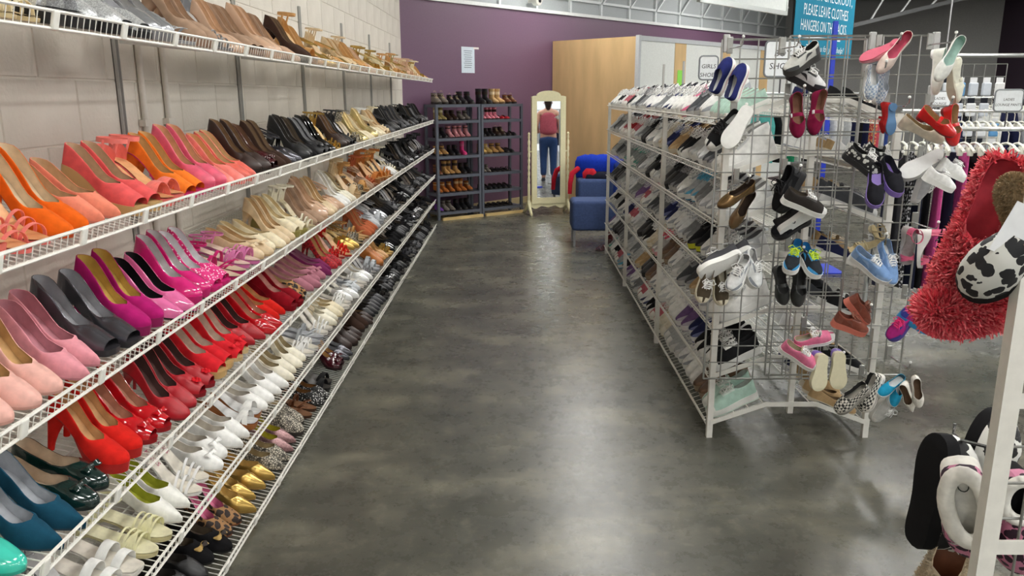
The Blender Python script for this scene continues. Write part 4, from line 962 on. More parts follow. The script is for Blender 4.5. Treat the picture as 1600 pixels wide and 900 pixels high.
H(1240, 402, 'child_sneaker', (40, 44, 50), 'fabric', (40, 120, 176), W8, (-.5, .6, -.9), (0, -.4, 1), .82, q, 3.16, trim=(50, 140, 196), lace=(180, 206, 60)); H(1266, 408, 'child_sneaker', (40, 44, 50), 'fabric', (40, 120, 176), W8, (.3, .6, -.9), (.1, -.4, 1), .82, q, 3.16, trim=(50, 140, 196), lace=(180, 206, 60))
q = 'dark grey velcro kid shoe '+G
H(1222, 446, 'mary_jane', (48, 50, 50), 'leather', (70, 70, 70), (40, 42, 42), (.2, 1, -.2), CAM, .85, q, 3.2); H(1250, 448, 'mary_jane', (48, 50, 50), 'leather', (70, 70, 70), (40, 42, 42), (.05, 1, -.2), (.2, -1, .2), .85, q, 3.18)
q = 'denim blue running shoe with white laces '+G
H(1361, 416, 'running_shoe', (116, 148, 192), 'fabric', (150, 170, 196), (226, 226, 222), (.85, .6, -.5), (0, -.7, .9), .68, q, 3.15, trim=(140, 168, 206)); H(1386, 412, 'running_shoe', (116, 148, 192), 'fabric', (150, 170, 196), (226, 226, 222), (.1, .8, -.6), (.1, -.8, .8), .68, q, 3.17, trim=(140, 168, 206))
q = 'olive beige child sandal '+G
H(1358, 380, 'woven_sandal', (166, 150, 112), 'leather', (176, 160, 122), (190, 180, 150), (-1, .3, 0), (0, -.6, 1), .66, q, 3.22); H(1378, 378, 'woven_sandal', (166, 150, 112), 'leather', (176, 160, 122), (190, 180, 150), (.5, .9, 0), (.4, -.7, .5), .66, q, 3.25)
q = 'pink and grey strap sandal '+G
H(1419, 384, 'wedge_sandal', (206, 90, 122), 'leather', (150, 140, 140), (176, 170, 168), (.1, 1, 0), CAM, .66, q, 3.16); H(1444, 388, 'wedge_sandal', (206, 90, 122), 'leather', (196, 176, 176), (222, 220, 216), (.1, 1, 0), (.8, -.5, .1), .66, q, 3.14)
q = 'black strappy child sandal '+G
H(1466, 402, 'woven_sandal', (24, 24, 26), 'leather', (34, 34, 36), (60, 62, 64), (-.2, 1, 0), (-.6, -.8, 0), .72, q, 3.12); H(1480, 398, 'woven_sandal', (24, 24, 26), 'leather', (34, 34, 36), (60, 62, 64), (-.2, 1, 0), (.6, .8, 0), .72, q, 3.16)
q = 'charcoal canvas sneaker with striped white sole '+G
H(1122, 408, 'child_canvas', (70, 70, 74), 'fabric', (120, 120, 120), W8, (-1, .5, 0), (.3, .7, .6), 1.0, q, 3.2); H(1140, 402, 'child_canvas', (70, 70, 74), 'fabric', (120, 120, 120), W8, (-1, .6, .2), (.2, .7, .6), 1.0, q, 3.26)
q = 'white leather child sneaker '+G+' under the charcoal pair'
H(1154, 428, 'child_sneaker', (222, 224, 224), 'leather', (160, 160, 160), W8, (-.6, .8, -.5), (0, -.5, 1), .85, q, 3.15, trim=(150, 156, 164)); H(1176, 420, 'child_sneaker', (222, 224, 224), 'leather', (160, 160, 160), W8, (.3, .9, -.5), (.2, -.5, 1), .85, q, 3.19, trim=(150, 156, 164))
q = 'olive brown canvas sneaker with cream cap '+G
H(1103, 443, 'child_canvas', (84, 74, 60), 'fabric', (120, 110, 96), (222, 214, 190), (-.2, 1, -.3), CAM, .82, q, 3.18); H(1127, 447, 'child_canvas', (84, 74, 60), 'fabric', (120, 110, 96), (222, 214, 190), (.1, 1, -.3), (.1, -1, .1), .82, q, 3.2)
q = 'rust sneaker with coral sole '+G
H(1344, 484, 'child_sneaker', (120, 66, 52), 'fabric', (150, 100, 84), (196, 110, 92), (.75, .8, 0), (.5, -.5, .8), .78, q, 3.2, lace=(130, 80, 66)); H(1330, 506, 'child_sneaker', (120, 66, 52), 'fabric', (150, 100, 84), (196, 110, 92), (1, .3, 0), (0, -.4, 1), .82, q, 3.17, lace=(130, 80, 66))
q = 'neon pink and blue kid sneaker '+G
H(1408, 508, 'child_sneaker', (176, 44, 130), 'fabric', (206, 90, 150), (80, 60, 150), (-.8, .9, 0), (-.4, -.6, .6), .8, q, 3.16, trim=(60, 60, 150), lace=(236, 60, 130)); H(1434, 500, 'child_sneaker', (196, 60, 140), 'fabric', (160, 220, 70), (50, 150, 206), (.9, .4, -.2), (0, -.6, 1), .8, q, 3.14, trim=(60, 70, 170), lace=(236, 60, 130))
q = 'pink canvas sneaker with white laces '+G
H(1250, 556, 'canvas_sneaker', (216, 118, 150), 'fabric', (200, 186, 160), W8, (1, .55, -.2), (.1, -.7, .9), .68, q, 3.14); H(1272, 530, 'canvas_sneaker', (216, 118, 150), 'fabric', (200, 186, 160), W8, (1, -.3, 0), (0, -.7, 1), .66, q, 3.2)
q = 'lilac and white sneaker with cream tread '+G
H(1277, 579, 'child_sneaker', (196, 200, 206), 'fabric', (130, 110, 180), (206, 200, 170), (-.05, 1, 0), (-.1, 1, .5), .85, q, 3.14, trim=(120, 96, 180)); H(1308, 576, 'child_sneaker', (196, 200, 206), 'fabric', (130, 110, 180), (206, 200, 170), (.05, 1, 0), (.1, 1, .5), .85, q, 3.15, trim=(120, 96, 180))
q = 'black houndstooth slip-on with grey sole '+G
H(1330, 622, 'slip_on', (34, 34, 34), 'check', (60, 60, 60), (150, 146, 138), (-.9, .8, 0), (-.4, -.5, .8), .8, q, 3.14, rgb2=(206, 202, 192)); H(1358, 613, 'slip_on', (34, 34, 34), 'check', (60, 60, 60), (216, 212, 204), (-.35, 1, 0), (-.8, -.5, .3), .85, q, 3.17, rgb2=(206, 202, 192))
H(1392, 603, 'slip_on', (36, 150, 190), 'fabric', (60, 100, 120), (222, 226, 226), (-.9, .5, -.3), (.1, -.7, .9), .62, 'turquoise slip-on '+G+' beside white flats', 3.16); H(1400, 613, 'slip_on', (36, 150, 190), 'fabric', (60, 100, 120), (222, 226, 226), (-.3, .9, -.5), (.3, -.7, .7), .6, 'turquoise slip-on '+G+' beside white flats', 3.2)
q = 'white leather flat with brown lining '+G
H(1418, 622, 'pointed_flat', (226, 222, 212), 'leather', (120, 96, 76), (190, 180, 160), (.4, 1, 0), (-.6, -.6, .3), .6, q, 3.14); H(1434, 614, 'ballet_flat', (226, 222, 212), 'leather', (120, 96, 76), (190, 180, 160), (.25, 1, 0), (-.3, -1, .2), .6, q, 3.1)
q = 'pale grey laced sneaker '+G
H(1383, 637, 'child_canvas', (190, 190, 186), 'fabric', (160, 160, 156), (206, 204, 198), (-.5, 1, 0), (.5, -.7, .4), .82, q, 3.22)
# ------------------------------------------------------------ boot shelves against the purple wall
UD = Vector((1.07, .77, 0)).normalized(); UN = Vector((UD.y, -UD.x, 0))      # along the fronts, towards the room
U0 = Vector((-.99, 9.96, 0))
def unitM(p): return Matrix(((UD.x, UN.x, 0, p.x), (UD.y, UN.y, 0, p.y), (0, 0, 1, p.z), (0, 0, 0, 1)))
m_ust = mat((84, 88, 98), 'paint')
UW, UDP, UH = .645, .29, 1.43
ULV = [.10, .335, .56, .80, 1.02, 1.235, 1.43]
def boot_unit(x0, lab):
    M = unitM(U0+UD*x0); r = tag(empty('boot_shelf', M), lab, 'shelf unit')
    for x in (.012, UW-.012):
        for y in (-.012, -UDP+.012): ob('post', MB().box((x-.016, y-.016, 0), (x+.016, y+.016, UH)), m_ust, r)
    for z in ULV: ob('shelf', MB().box((0, -UDP, z-.035), (UW, .006, z)), m_ust, r)
    return M
M1 = boot_unit(0, 'dark grey metal shelf unit of tall boots beside the wire shelves')
M2 = boot_unit(UW+.02, 'dark grey metal shelf unit of small dark shoes beside the mirror')
for i, x0 in enumerate((0.02, UW+.03)):
    tag(ob('floor_plank', MB().box((.02, .01, 0), (UW-.02, .05, .035)), mat((206, 178, 120), 'wood'), M=unitM(U0+UD*x0)), 'pale wooden strip on the floor along the boot shelves', 'plank', 'planks under the boot shelves')
def bm(u, fin='leather', l=(60, 50, 44), s=(40, 34, 30)): return dict(upper=mat(u, fin), lining=mat(l, 'fabric'), sole=mat(s, 'rubber'), heel=mat(s, 'rubber'), lace=mat((196, 176, 140), 'fabric'))
BC_ = {'olive tan': bm((156, 138, 88), 'suede', (206, 196, 160)), 'black': bm((26, 26, 28)), 'dusty pink': bm((206, 140, 144), 'suede'), 'bright pink': bm((226, 66, 130), 'patent', (200, 90, 130), (206, 60, 116)), 'tan': bm((178, 136, 84), 'suede'), 'brown': bm((112, 66, 38)), 'chestnut': bm((166, 98, 46), 'suede', (206, 176, 130), (60, 44, 32)),
       'purple': bm((110, 64, 150), 'plush'), 'grey': bm((120, 112, 104), 'suede'), 'pink patterned': dict(bm((224, 84, 112), 'fabric'), upper=mat((226, 90, 116), 'floral', (240, 190, 200))), 'red': bm((196, 44, 56)), 'gold tan': bm((200, 164, 96), 'suede', (220, 196, 150), (120, 96, 60)), 'dark brown': bm((60, 42, 32)), 'sand': bm((196, 160, 112), 'suede', (226, 206, 170), (110, 84, 58))}
def boots_row(M, lv, items, where):
    x = .078
    for st, c, n, sc in items:
        for i in range(n):
            if x > UW-.07: return
            Mx = M @ T(x, -.012+R_.uniform(-.012, .0), ULV[lv]+.002) @ RZ(90+R_.uniform(-4, 4)) @ Matrix.Scale(sc, 4)
            shoe(st, Mx, BC_[c], '%s %s on the %s %s' % (c, STN[st], ('lowest', 'second lowest', 'third lowest', 'middle', 'third highest', 'second highest', 'top')[lv], where), 'boot' if 'boot' in st else catof(st), 'boots on the '+where, merged=True)
            x += .098*sc/.85 if 'boot' in st else .08
        x += .012
A1, A2 = 'boot shelf beside the wire shelves', 'boot shelf beside the mirror'
boots_row(M1, 6, [('hiking_boot', 'grey', 2, .85), ('hiking_boot', 'black', 2, .7), ('ankle_boot', 'black', 2, .9)], A1)
boots_row(M1, 5, [('plush_boot', 'olive tan', 2, .66), ('ankle_boot', 'dark brown', 2, .72), ('ankle_boot', 'grey', 2, .68)], A1)
boots_row(M1, 4, [('ankle_boot', 'black', 2, .74), ('heel_boot', 'dusty pink', 4, .72)], A1)
boots_row(M1, 3, [('hiking_boot', 'tan', 2, .75), ('ankle_boot', 'black', 2, .72), ('rain_boot', 'bright pink', 1, .68)], A1)
boots_row(M1, 2, [('ankle_boot', 'brown', 1, .75), ('plush_boot', 'tan', 3, .72), ('ankle_boot', 'black', 2, .75)], A1)
boots_row(M1, 1, [('ankle_boot', 'chestnut', 3, .75), ('plush_boot', 'chestnut', 2, .68), ('hiking_boot', 'chestnut', 1, .75)], A1)
boots_row(M1, 0, [('plush_boot', 'purple', 1, .66), ('ankle_boot', 'grey', 2, .75), ('ankle_boot', 'black', 3, .75)], A1)
boots_row(M2, 6, [('plush_boot', 'black', 2, .8), ('plush_boot', 'sand', 2, .8), ('hiking_boot', 'brown', 2, .7)], A2)
boots_row(M2, 5, [('rain_boot', 'pink patterned', 4, .6), ('ballet_flat', 'red', 2, .7)], A2)
boots_row(M2, 4, [('ankle_boot', 'black', 3, .6), ('hiking_boot', 'dark brown', 2, .7), ('ballet_flat', 'black', 2, .8)], A2)
boots_row(M2, 3, [('hiking_boot', 'gold tan', 2, .75), ('ankle_boot', 'tan', 2, .72), ('ballet_flat', 'black', 2, .85)], A2)
boots_row(M2, 2, [('ankle_boot', 'grey', 2, .55), ('slide_sandal', 'black', 4, .85)], A2)
boots_row(M2, 1, [('ballet_flat', 'black', 6, .85)], A2)
boots_row(M2, 0, [('slide_sandal', 'black', 6, .85)], A2)

# ------------------------------------------------------------ cheval mirror
MA = 17.6
MM = T(.415, 10.6, 0) @ RZ(MA)
cr = tag(empty('cheval_mirror', MM), 'cream wooden standing mirror with turned posts and arched top', 'mirror')
m_cream = mat((232, 224, 182), 'paint')
tl_ = T(0, 0, .8) @ RX(-.95) @ T(0, 0, -.8)
fr = MB(); FW, FZ0, FZ1 = .235, .135, 1.50
ins = [(-.165, .215), (.165, .215), (.165, 1.46), (-.165, 1.46)]
fr.box((-FW, -.018, FZ0), (-.165, .018, FZ1)).box((.165, -.018, FZ0), (FW, .018, FZ1)).box((-.165, -.018, FZ0), (.165, .018, .215)).box((-.165, -.018, 1.46), (.165, .018, FZ1))
fo = ob('frame', fr, m_cream, cr, tl_)
ar = [(-FW, FZ1), (FW, FZ1), (FW, FZ1+.02), (FW-.04, FZ1+.03)]+[(.165*math.cos(rad(a)), FZ1+.03+.065*math.sin(rad(a))) for a in range(0, 181, 15)]+[(-FW+.04, FZ1+.03), (-FW, FZ1+.02)]
ob('crest', MB().loft([[(x, y, z) for x, z in ar] for y in (-.018, .018)]), m_cream, cr, tl_)
ob('backing', MB().box((-FW+.01, .0, FZ0+.01), (FW-.01, .016, FZ1-.01)), mat((120, 96, 66), 'wood'), cr, tl_)
m_mir, nt, b = newmat('mirror_glass'); b.inputs['Metallic'].default_value = 1; b.inputs['Roughness'].default_value = .02; b.inputs['Base Color'].default_value = (.93, .95, .95, 1)
ob('glass', MB().box((-.168, -.008, .212), (.168, -.004, 1.463)), m_mir, cr, tl_)
for sg in (-1, 1):
    X = sg*.272
    pf = [(.001, .16), (.018, .16), (.018, .40)]
    for i in range(7): z = .42+i*.08; pf += [(.012, z), (.018, z+.02), (.018, z+.05), (.012, z+.07)]
    pf += [(.01, .98), (.017, 1.0), (.012, 1.03), (.018, 1.05), (.001, 1.075)]
    ob('post', MB().lathe(pf, 10, (X, 0, 0)), m_cream, cr, smooth=40)
    ob('pivot_knob', MB().tube([(X, 0, .82), (X-sg*.05, 0, .82)], .01, 8), m_cream, cr)
    for dy in (-1, 1):
        ob('foot', MB().tube([(X, 0, .18), (X, dy*.02, .13), (X+sg*.005, dy*.07, .07), (X+sg*.012, dy*.14, .02), (X+sg*.015, dy*.17, .016)], [.024, .026, .024, .02, .016], 8), m_cream, cr, smooth=True)
ap = [(-.27, .16), (.27, .16)]+[(.27-.54*i/16, .085+.018*math.cos(i/16*math.pi*6)+.012*(1 if i in (7, 8, 9) else 0)) for i in range(17)]
ob('apron', MB().loft([[(x, y, z) for x, z in ap] for y in (-.012, .012)]), m_cream, cr)

# ------------------------------------------------------------ person reflected in the mirror
pp = tag(empty('person', T(4.0, 5.9, 0) @ RZ(37)), 'person in rose tank top and blue jeans seen in the mirror', 'person')
def skin(name, verts, edges, radii, m, parent, root=0, sub=2):
    me = bpy.data.meshes.new(name); me.from_pydata(verts, edges, [])
    o = bpy.data.objects.new(name, me); col.objects.link(o); o.parent = parent
    md = o.modifiers.new('skin', 'SKIN'); md.use_smooth_shade = True
    for i, r_ in enumerate(radii):
        sv = me.skin_vertices[0].data[i]; sv.radius = r_ if isinstance(r_, tuple) else (r_, r_); sv.use_root = (i == root)
    sb = o.modifiers.new('sub', 'SUBSURF'); sb.levels = sub; sb.render_levels = sub
    me.materials.append(m); return o
# local frame: faces -Y' (away from the mirror), mirror sees the back (+Y)
m_skin = mat((214, 160, 136), 'leather')
V = [(0, 0, .95), (0, 0, 1.10), (0, .01, 1.26), (0, .01, 1.38), (0, .0, 1.46), (0, -.01, 1.53), (0, -.015, 1.60)]
E_ = [(i, i+1) for i in range(6)]; Rr = [(.16, .12), (.15, .12), (.16, .115), (.13, .09), .05, .085, .075]
def limb(pts, rs, root):
    b0 = len(V); V.extend(pts); Rr.extend(rs); E_.append((root, b0)); E_.extend([(b0+i, b0+i+1) for i in range(len(pts)-1)]); return b0+len(pts)-1
for sg in (-1, 1):
    hand = limb([(sg*.19, .01, 1.36), (sg*.24, .02, 1.12), (sg*.22, -.12, .98), (sg*.19, -.22, 1.0)], [.055, .05, .04, .03], 3)
    for k in range(4): 
        limb([(sg*(.205-.013*k), -.27, 1.005), (sg*(.2-.013*k), -.30, .985+.003*(k % 2))], [.010, .008], hand)
    limb([(sg*.165, -.24, 1.02), (sg*.155, -.265, 1.02)], [.011, .009], hand)
    limb([(sg*.09, 0, .86), (sg*.10, -.01, .5), (sg*.10, .02, .10), (sg*.10, -.01, .045), (sg*.11, -.14, .03)], [.095, .065, .045, .04, .03], 0)
skin('body', V, E_, Rr, m_skin, pp)
skin('tank_top', [(0, 0, .90), (0, .0, 1.04), (0, .01, 1.17), (0, .012, 1.30), (0, .012, 1.40)], [(i, i+1) for i in range(4)], [(.20, .17), (.195, .165), (.19, .16), (.185, .15), (.135, .115)], mat((176, 84, 98), 'fabric'), pp)
Vj = [(0, 0, .93), (0, 0, .86)]; Ej = [(0, 1)]; Rj = [(.18, .145), (.17, .15)]
for sg in (-1, 1):
    b0 = len(Vj); Vj += [(sg*.095, 0, .76), (sg*.10, -.01, .48), (sg*.10, .02, .09)]; Rj += [.115, .082, .068]; Ej += [(1, b0), (b0, b0+1), (b0+1, b0+2)]
skin('jeans', Vj, Ej, Rj, mat((44, 66, 108), 'fabric'), pp)
skin('hair', [(0, .03, 1.63), (0, .05, 1.57), (0, .065, 1.47), (0, .06, 1.40)], [(0, 1), (1, 2), (2, 3)], [.085, .09, .06, .03], mat((44, 30, 24), 'fabric'), pp)
fc = MB()
for sg in (-1, 1): fc.lathe([(.001, -.008), (.012, 0), (.001, .008)], 8, (sg*.03, -.088, 1.575))
ob('eyes', fc, mat((40, 30, 26), 'patent'), pp); ob('nose', MB().tube([(0, -.085, 1.57), (0, -.108, 1.535), (0, -.09, 1.53)], [.006, .011, .007], 6), m_skin, pp); ob('mouth', MB().tube([(-.02, -.088, 1.505), (0, -.094, 1.503), (.02, -.088, 1.505)], .005, 6), mat((170, 80, 80), 'leather'), pp)
for sg in (-1, 1):
    ob('ear', MB().lathe([(.001, -.02), (.012, 0), (.001, .02)], 8, (sg*.085, -.01, 1.56)), m_skin, pp)
    ob('shoe', MB().add(Last(L=.25, hh=.02, p=.014, wid='sneak', ws=.95).sole(True, 1.05)).add(Last(L=.25, hh=.02, p=.014, wid='sneak', ws=.95, throat=.4).upper()), mat((60, 60, 66), 'fabric'), pp, T(sg*.105, -.17, 0) @ RZ(-90), smooth=True)

# ------------------------------------------------------------ blue seats and jacket
m_blue = mat((66, 82, 122), 'fabric'); m_leg = mat((150, 152, 156), 'metal')
o_ = tag(empty('ottoman', T(.86, 8.35, 0)), 'blue upholstered bench seat on thin metal legs behind the rack', 'bench')
ob('cushion', MB().rbox((-.29, -.17, .165), (.29, .25, .475), .035, 4), m_blue, o_, smooth=True)
for x in (-.26, .26):
    for y in (-.14, .22): ob('leg', MB().box((x-.011, y-.011, 0), (x+.011, y+.011, .17)), m_leg, o_)
o_ = tag(empty('lounge_chair', T(1.14, 10.35, 0)), 'blue upholstered lounge seat with a jacket thrown over it', 'chair')
ob('seat', MB().rbox((-.36, -.2, .2), (.36, .3, .49), .04, 4), m_blue, o_, smooth=True); ob('backrest', MB().rbox((-.36, .18, .44), (.36, .33, .72), .05, 4), m_blue, o_, smooth=True)
for x in (-.32, .32):
    for y in (-.16, .26): ob('leg', MB().box((x-.012, y-.012, 0), (x+.012, y+.012, .22)), m_leg, o_)
def blob(rings, n=20, amp=.012, seed=1):
    q = random.Random(seed); ph = [q.uniform(0, 6.28) for _ in range(6)]; out = []
    for k, (cx, cy, cz, rx, ry) in enumerate(rings):
        out.append([(cx+(rx+amp*math.sin(5*a+ph[0]+k*.8)+amp*.6*math.sin(9*a+ph[1]-k))*math.cos(a), cy+(ry+amp*math.sin(4*a+ph[2]+k*.7))*math.sin(a), cz+amp*.6*math.sin(6*a+ph[3]+k)) for a in [2*math.pi*j/n for j in range(n)]])
    return MB().loft(out)
j_ = tag(empty('jacket', T(1.1, 10.3, .49)), 'bright blue jacket with red lining thrown over the lounge seat', 'jacket')
ob('body', blob([(0, .2, .0, .33, .05), (0, .22, .1, .35, .12), (0, .22, .2, .34, .15), (-.03, .22, .26, .28, .13), (-.05, .22, .29, .14, .06)], seed=3), mat((24, 56, 176), 'fabric'), j_, smooth=80)
ob('sleeve', MB().tube([(.2, .0, .16), (.24, -.12, .12), (.2, -.225, .04), (.17, -.24, -.12), (.16, -.235, -.25)], [.07, .075, .07, .06, .055], 10), mat((28, 50, 120), 'fabric'), j_, smooth=True)
ob('sleeve', MB().tube([(-.30, .15, .12), (-.385, .08, .06), (-.41, .05, -.06), (-.415, .04, -.20)], [.035, .035, .032, .028], 10), mat((186, 30, 50), 'fabric'), j_, smooth=True)
ob('lining', blob([(-.15, .05, .0, .08, .05), (-.15, .05, .07, .09, .06), (-.15, .07, .12, .05, .04)], seed=5), mat((190, 34, 48), 'fabric'), j_, smooth=80)
ob('collar', blob([(-.04, .02, .0, .19, .05), (-.03, .02, .05, .18, .05), (-.02, .05, .08, .12, .03)], seed=8), mat((28, 30, 44), 'fabric'), j_, smooth=80)
for i in range(2):
    shoe('strappy_sandal', T(.90-.1*i, 7.95-.02*i, 0) @ RZ(200+20*i), dict(upper=mat((96, 26, 30), 'leather'), lining=mat((60, 40, 36), 'leather'), sole=mat((40, 28, 26), 'leather')), 'dark red strappy shoe lying on the floor by the bench', 'sandal', 'shoes on the floor')

# ------------------------------------------------------------ clothes racks beyond the sneaker rack
m_rail = mat((206, 208, 208), 'metal'); m_hang = mat((230, 228, 216), 'plastic')
q = random.Random(21)
def garment_mesh(w_, h_, th, seed, kind):
    z = random.Random(seed); ph = [z.uniform(0, 6.28) for _ in range(4)]; rings = []
    for k in range(7):
        u = k/6; zz = -.06-u*h_; ww = w_*(.62+.38*min(1, u*3)) if kind == 'shirt' else w_*(.8+.1*u)
        ring = []
        for j in range(16):
            a = 2*math.pi*j/16; yy = ww/2*math.cos(a); ring.append(((th/2*(.5+.5*u)+.006*math.sin(yy*38+ph[0]+u*2))*math.sin(a)+.012*u*math.sin(yy*24+ph[1]), yy, zz))
        rings.append(ring)
    return smooth_angle(MB().loft(rings).mesh('garment'), 80)
GM = {('pants', i): garment_mesh(.24, .88, .05, i, 'pants') for i in range(3)}; GM.update({('shirt', i): garment_mesh(.42, .62, .06, 10+i, 'shirt') for i in range(3)})
hm_ = MB().tube([(0, -.0, .06), (0, .02, .075), (0, .02, .10), (0, 0, .105), (0, -.018, .09)], .003, 5, True).tube([(0, 0, .06), (0, 0, .0)], .003, 5); hm_.tube([(0, -.18, -.045), (0, -.08, -.01), (0, 0, .0), (0, .08, -.01), (0, .18, -.045)], .009, 6)
for sg in (-1, 1): hm_.add(MB().rbox((-.014, sg*.11-.02, -.075), (.014, sg*.11+.02, -.02), .006, 2))
hang_me = smooth_angle(hm_.mesh('hanger'), 60)
def clothes_rack(p0, p1, z, lab, items, kind, cnt, gl, rz=None):
    p0, p1 = Vector(p0), Vector(p1); d = (p1-p0); Ln = d.length; ang = math.degrees(math.atan2(d.y, d.x)); M = T(p0) @ RZ(ang)
    r = tag(empty('clothes_rack', M), lab, 'clothes rack')
    ob('rail', MB().tube([(0, 0, z), (Ln, 0, z)], .014, 8), m_rail, r, smooth=True)
    for x in (.0, Ln):
        ob('post', MB().tube([(x, 0, .04), (x, 0, z)], .016, 8), m_rail, r, smooth=True); ob('foot', MB().box((x-.02, -.28, .02), (x+.02, .28, .05)), m_rail, r)
    n = cnt
    for i in range(n):
        x = .07+(Ln-.14)*i/(n-1); it = q.choice(items); Mg = M @ T(x, 0, z-.088) @ RZ(q.uniform(-5, 5))
        g = tag(empty('hanging_garment', Mg), '%s %s %s' % (it[0], 'trousers' if kind == 'pants' else 'top' if kind == 'shirt' else 'empty hanger', gl), 'trousers' if kind == 'pants' else 'shirt' if kind == 'shirt' else 'hanger', 'garments '+gl)
        if kind != 'none': ob('garment', GM[(kind, q.randrange(3))], it[1], g)
        ob('hanger', hang_me, m_hang, g)
K = lambda n, c, f='fabric', c2=None: (n, mat(c, f, c2))
DK = [K('black', (24, 24, 26))]*5+[K('dark navy', (28, 32, 52))]*3+[K('plum', (62, 28, 56)), K('charcoal', (56, 56, 60)), K('black', (22, 22, 24)), K('dark red floral', (150, 40, 60), 'floral', (30, 20, 26)), K('coral', (226, 110, 96)), K('bright pink', (226, 90, 160)), K('turquoise', (70, 176, 206)), K('black and white floral', (28, 28, 32), 'floral', (206, 206, 210))]
clothes_rack((2.36, 5.25, 0), (3.75, 4.95, 0), 1.33, 'chrome clothes rail packed with dark trousers beside the sneaker rack', DK, 'pants', 22, 'on the rail beside the sneaker rack')
clothes_rack((3.35, 7.1, 0), (4.9, 6.75, 0), 1.40, 'chrome clothes rail of bare white hangers behind the trousers', [K('white', (230, 228, 216))], 'none', 26, 'on the bare hanger rail')
MIX = [K('white', (226, 226, 222)), K('pink', (226, 110, 130)), K('black', (26, 26, 28)), K('pale grey', (190, 192, 194)), K('blue', (60, 90, 160)), K('teal', (90, 176, 170)), K('navy', (34, 38, 70)), K('red floral', (206, 60, 80), 'floral', (240, 190, 120)), K('green', (40, 140, 100))]
clothes_rack((2.75, 9.3, 0), (4.5, 10.1, 0), 1.55, 'tall clothes rail of mixed coloured tops by the fitting room', MIX, 'shirt', 18, 'on the tall rail by the fitting room')
clothes_rack((4.7, 8.9, 0), (6.8, 9.1, 0), 1.50, 'long clothes rail of mixed tops in front of the grey wall', MIX, 'shirt', 20, 'on the long rail near the grey wall')
clothes_rack((4.75, 4.9, 0), (5.9, 5.3, 0), 1.45, 'clothes rail of black garments standing behind the person', [K('black', (22, 22, 24)), K('charcoal', (48, 48, 52)), K('navy', (30, 34, 60))], 'shirt', 11, 'on the rail behind the person')
clothes_rack((4.3, 3.3, 0), (5.8, 3.9, 0), 1.45, 'clothes rail of pale garments in the rear of the clothes area', [K('white', (222, 222, 220)), K('pale blue', (176, 196, 214)), K('black', (26, 26, 28))], 'shirt', 14, 'on the rear clothes rail')
# display grid of white packets
pk = at_y(1525, 150, 8.2)
gp = gridwall(pk.x-.36, pk.x+.3, .01, 1.83, 8.25, 'freestanding white wire display grid hung with packets', .12)
for i in range(5):
    for j in range(5):
        c = q.choice([(226, 228, 230), (216, 220, 224), (230, 230, 228), (200, 206, 214), (90, 150, 200)])
        o = tag(empty('packet', T(pk.x-.28+i*.13, 8.243, 1.68-j*.2)), 'small clear packet of hosiery hanging on the white display grid', 'packet', 'packets on the display grid')
        ob('card', MB().box((-.035, -.004, -.03), (.035, .0, .02)), mat((36, 38, 46) if q.random() < .4 else (226, 226, 226), 'matte'), o); ob('pouch', MB().rbox((-.045, -.03, -.16), (.045, .004, -.03), .012, 2), mat(c, 'plastic'), o)
for k_, (px_, py_, Y, ln) in enumerate(((1576, 157, 5.11, ('LADIES', 'LOUNGE PANTS')), (1468, 155, 7.04, ('LADIES', 'LOUNGE')))):
    p = at_y(px_, py_, Y); sign(ln, p, .175 if k_ == 0 else .19, .13, .022 if k_ == 0 else .03, 'white sign reading ladies lounge pants above the trousers rail' if k_ == 0 else 'white ladies sign above the bare hanger rail', max(.02, p.z-.065-(1.33 if k_ == 0 else 1.41)))
# long pale pipe, teal banner, blue post, white hanging sign
p = at_y(1455, 87, 11.5); p2 = at_y(1640, 85, 11.2)
rl = tag(empty('overhead_rail', T(p)), 'long pale overhead pipe rail in front of the grey wall', 'rail')
ob('pipe', MB().tube([(0, 0, 0), (p2.x-p.x+1.5, 0, 0)], .03, 8), m_rail, rl)
for x in (.2, p2.x-p.x+1.2): ob('drop_rod', MB().tube([(x, 0, 0), (x, 0, 3.62-p.z)], .01, 6), m_rail, rl)
tb = at_y(1290, 45, 7.6)
bn = tag(empty('banner', T(tb) @ RZ(47.6)), 'teal hanging banner asking to leave clothes hangers on the racks', 'banner')
ob('sheet', MB().box((-.66, 0, -.245), (.66, .006, .95)), mat((24, 128, 158), 'matte'), bn)
m_wt = mat((226, 240, 244), 'matte')
def fit_text(t, x0, x1, z, h_, sh=0):
    me = text_mesh(t, .1, shear=sh); xs = [v.co.x for v in me.vertices]; ys = [v.co.y for v in me.vertices]
    sx = (x1-x0)/(max(xs)-min(xs)); sy = h_/(max(ys)-min(ys))
    ob('lettering', me, m_wt, bn, T((x0+x1)/2-(max(xs)+min(xs))/2*sx, -.002, z) @ RX(90) @ Matrix.Diagonal((sx, sy, 1, 1)))
fit_text('AFTER CHECKOUT,', -.48, .58, .265, .10); fit_text('PLEASE LEAVE CLOTHES', -.5, .5, .135, .092); fit_text('HANGERS ON THE RACKS.', -.54, .5, .005, .092)
ob('rule_line', MB().box((-.56, -.002, -.098), (.36, 0, -.080)), m_wt, bn); fit_text('Thank you for your help!', -.4, .46, -.18, .07, .3)
for x in (-.6, .6): ob('hanging_cord', MB().tube([(x, .003, .95), (x, .003, 3.62-tb.z)], .003, 4), m_rail, bn)
p = at_y(1306, 33, 7.0); bp_ = tag(empty('blue_post', T(p.x, p.y, 0)), 'slim bright blue display post standing before the teal banner', 'post')
ob('tube', MB().box((-.018, -.018, .02), (.018, .018, p.z)), mat((36, 60, 190), 'paint'), bp_); ob('base', MB().box((-.2, -.2, 0), (.2, .2, .025)), mat((36, 60, 190), 'paint'), bp_)
p = at_y(1166, 3, 9.6); ws_ = tag(empty('hanging_sign', T(p) @ RZ(47.6)), 'large white framed sign hanging above the fitting room', 'sign')
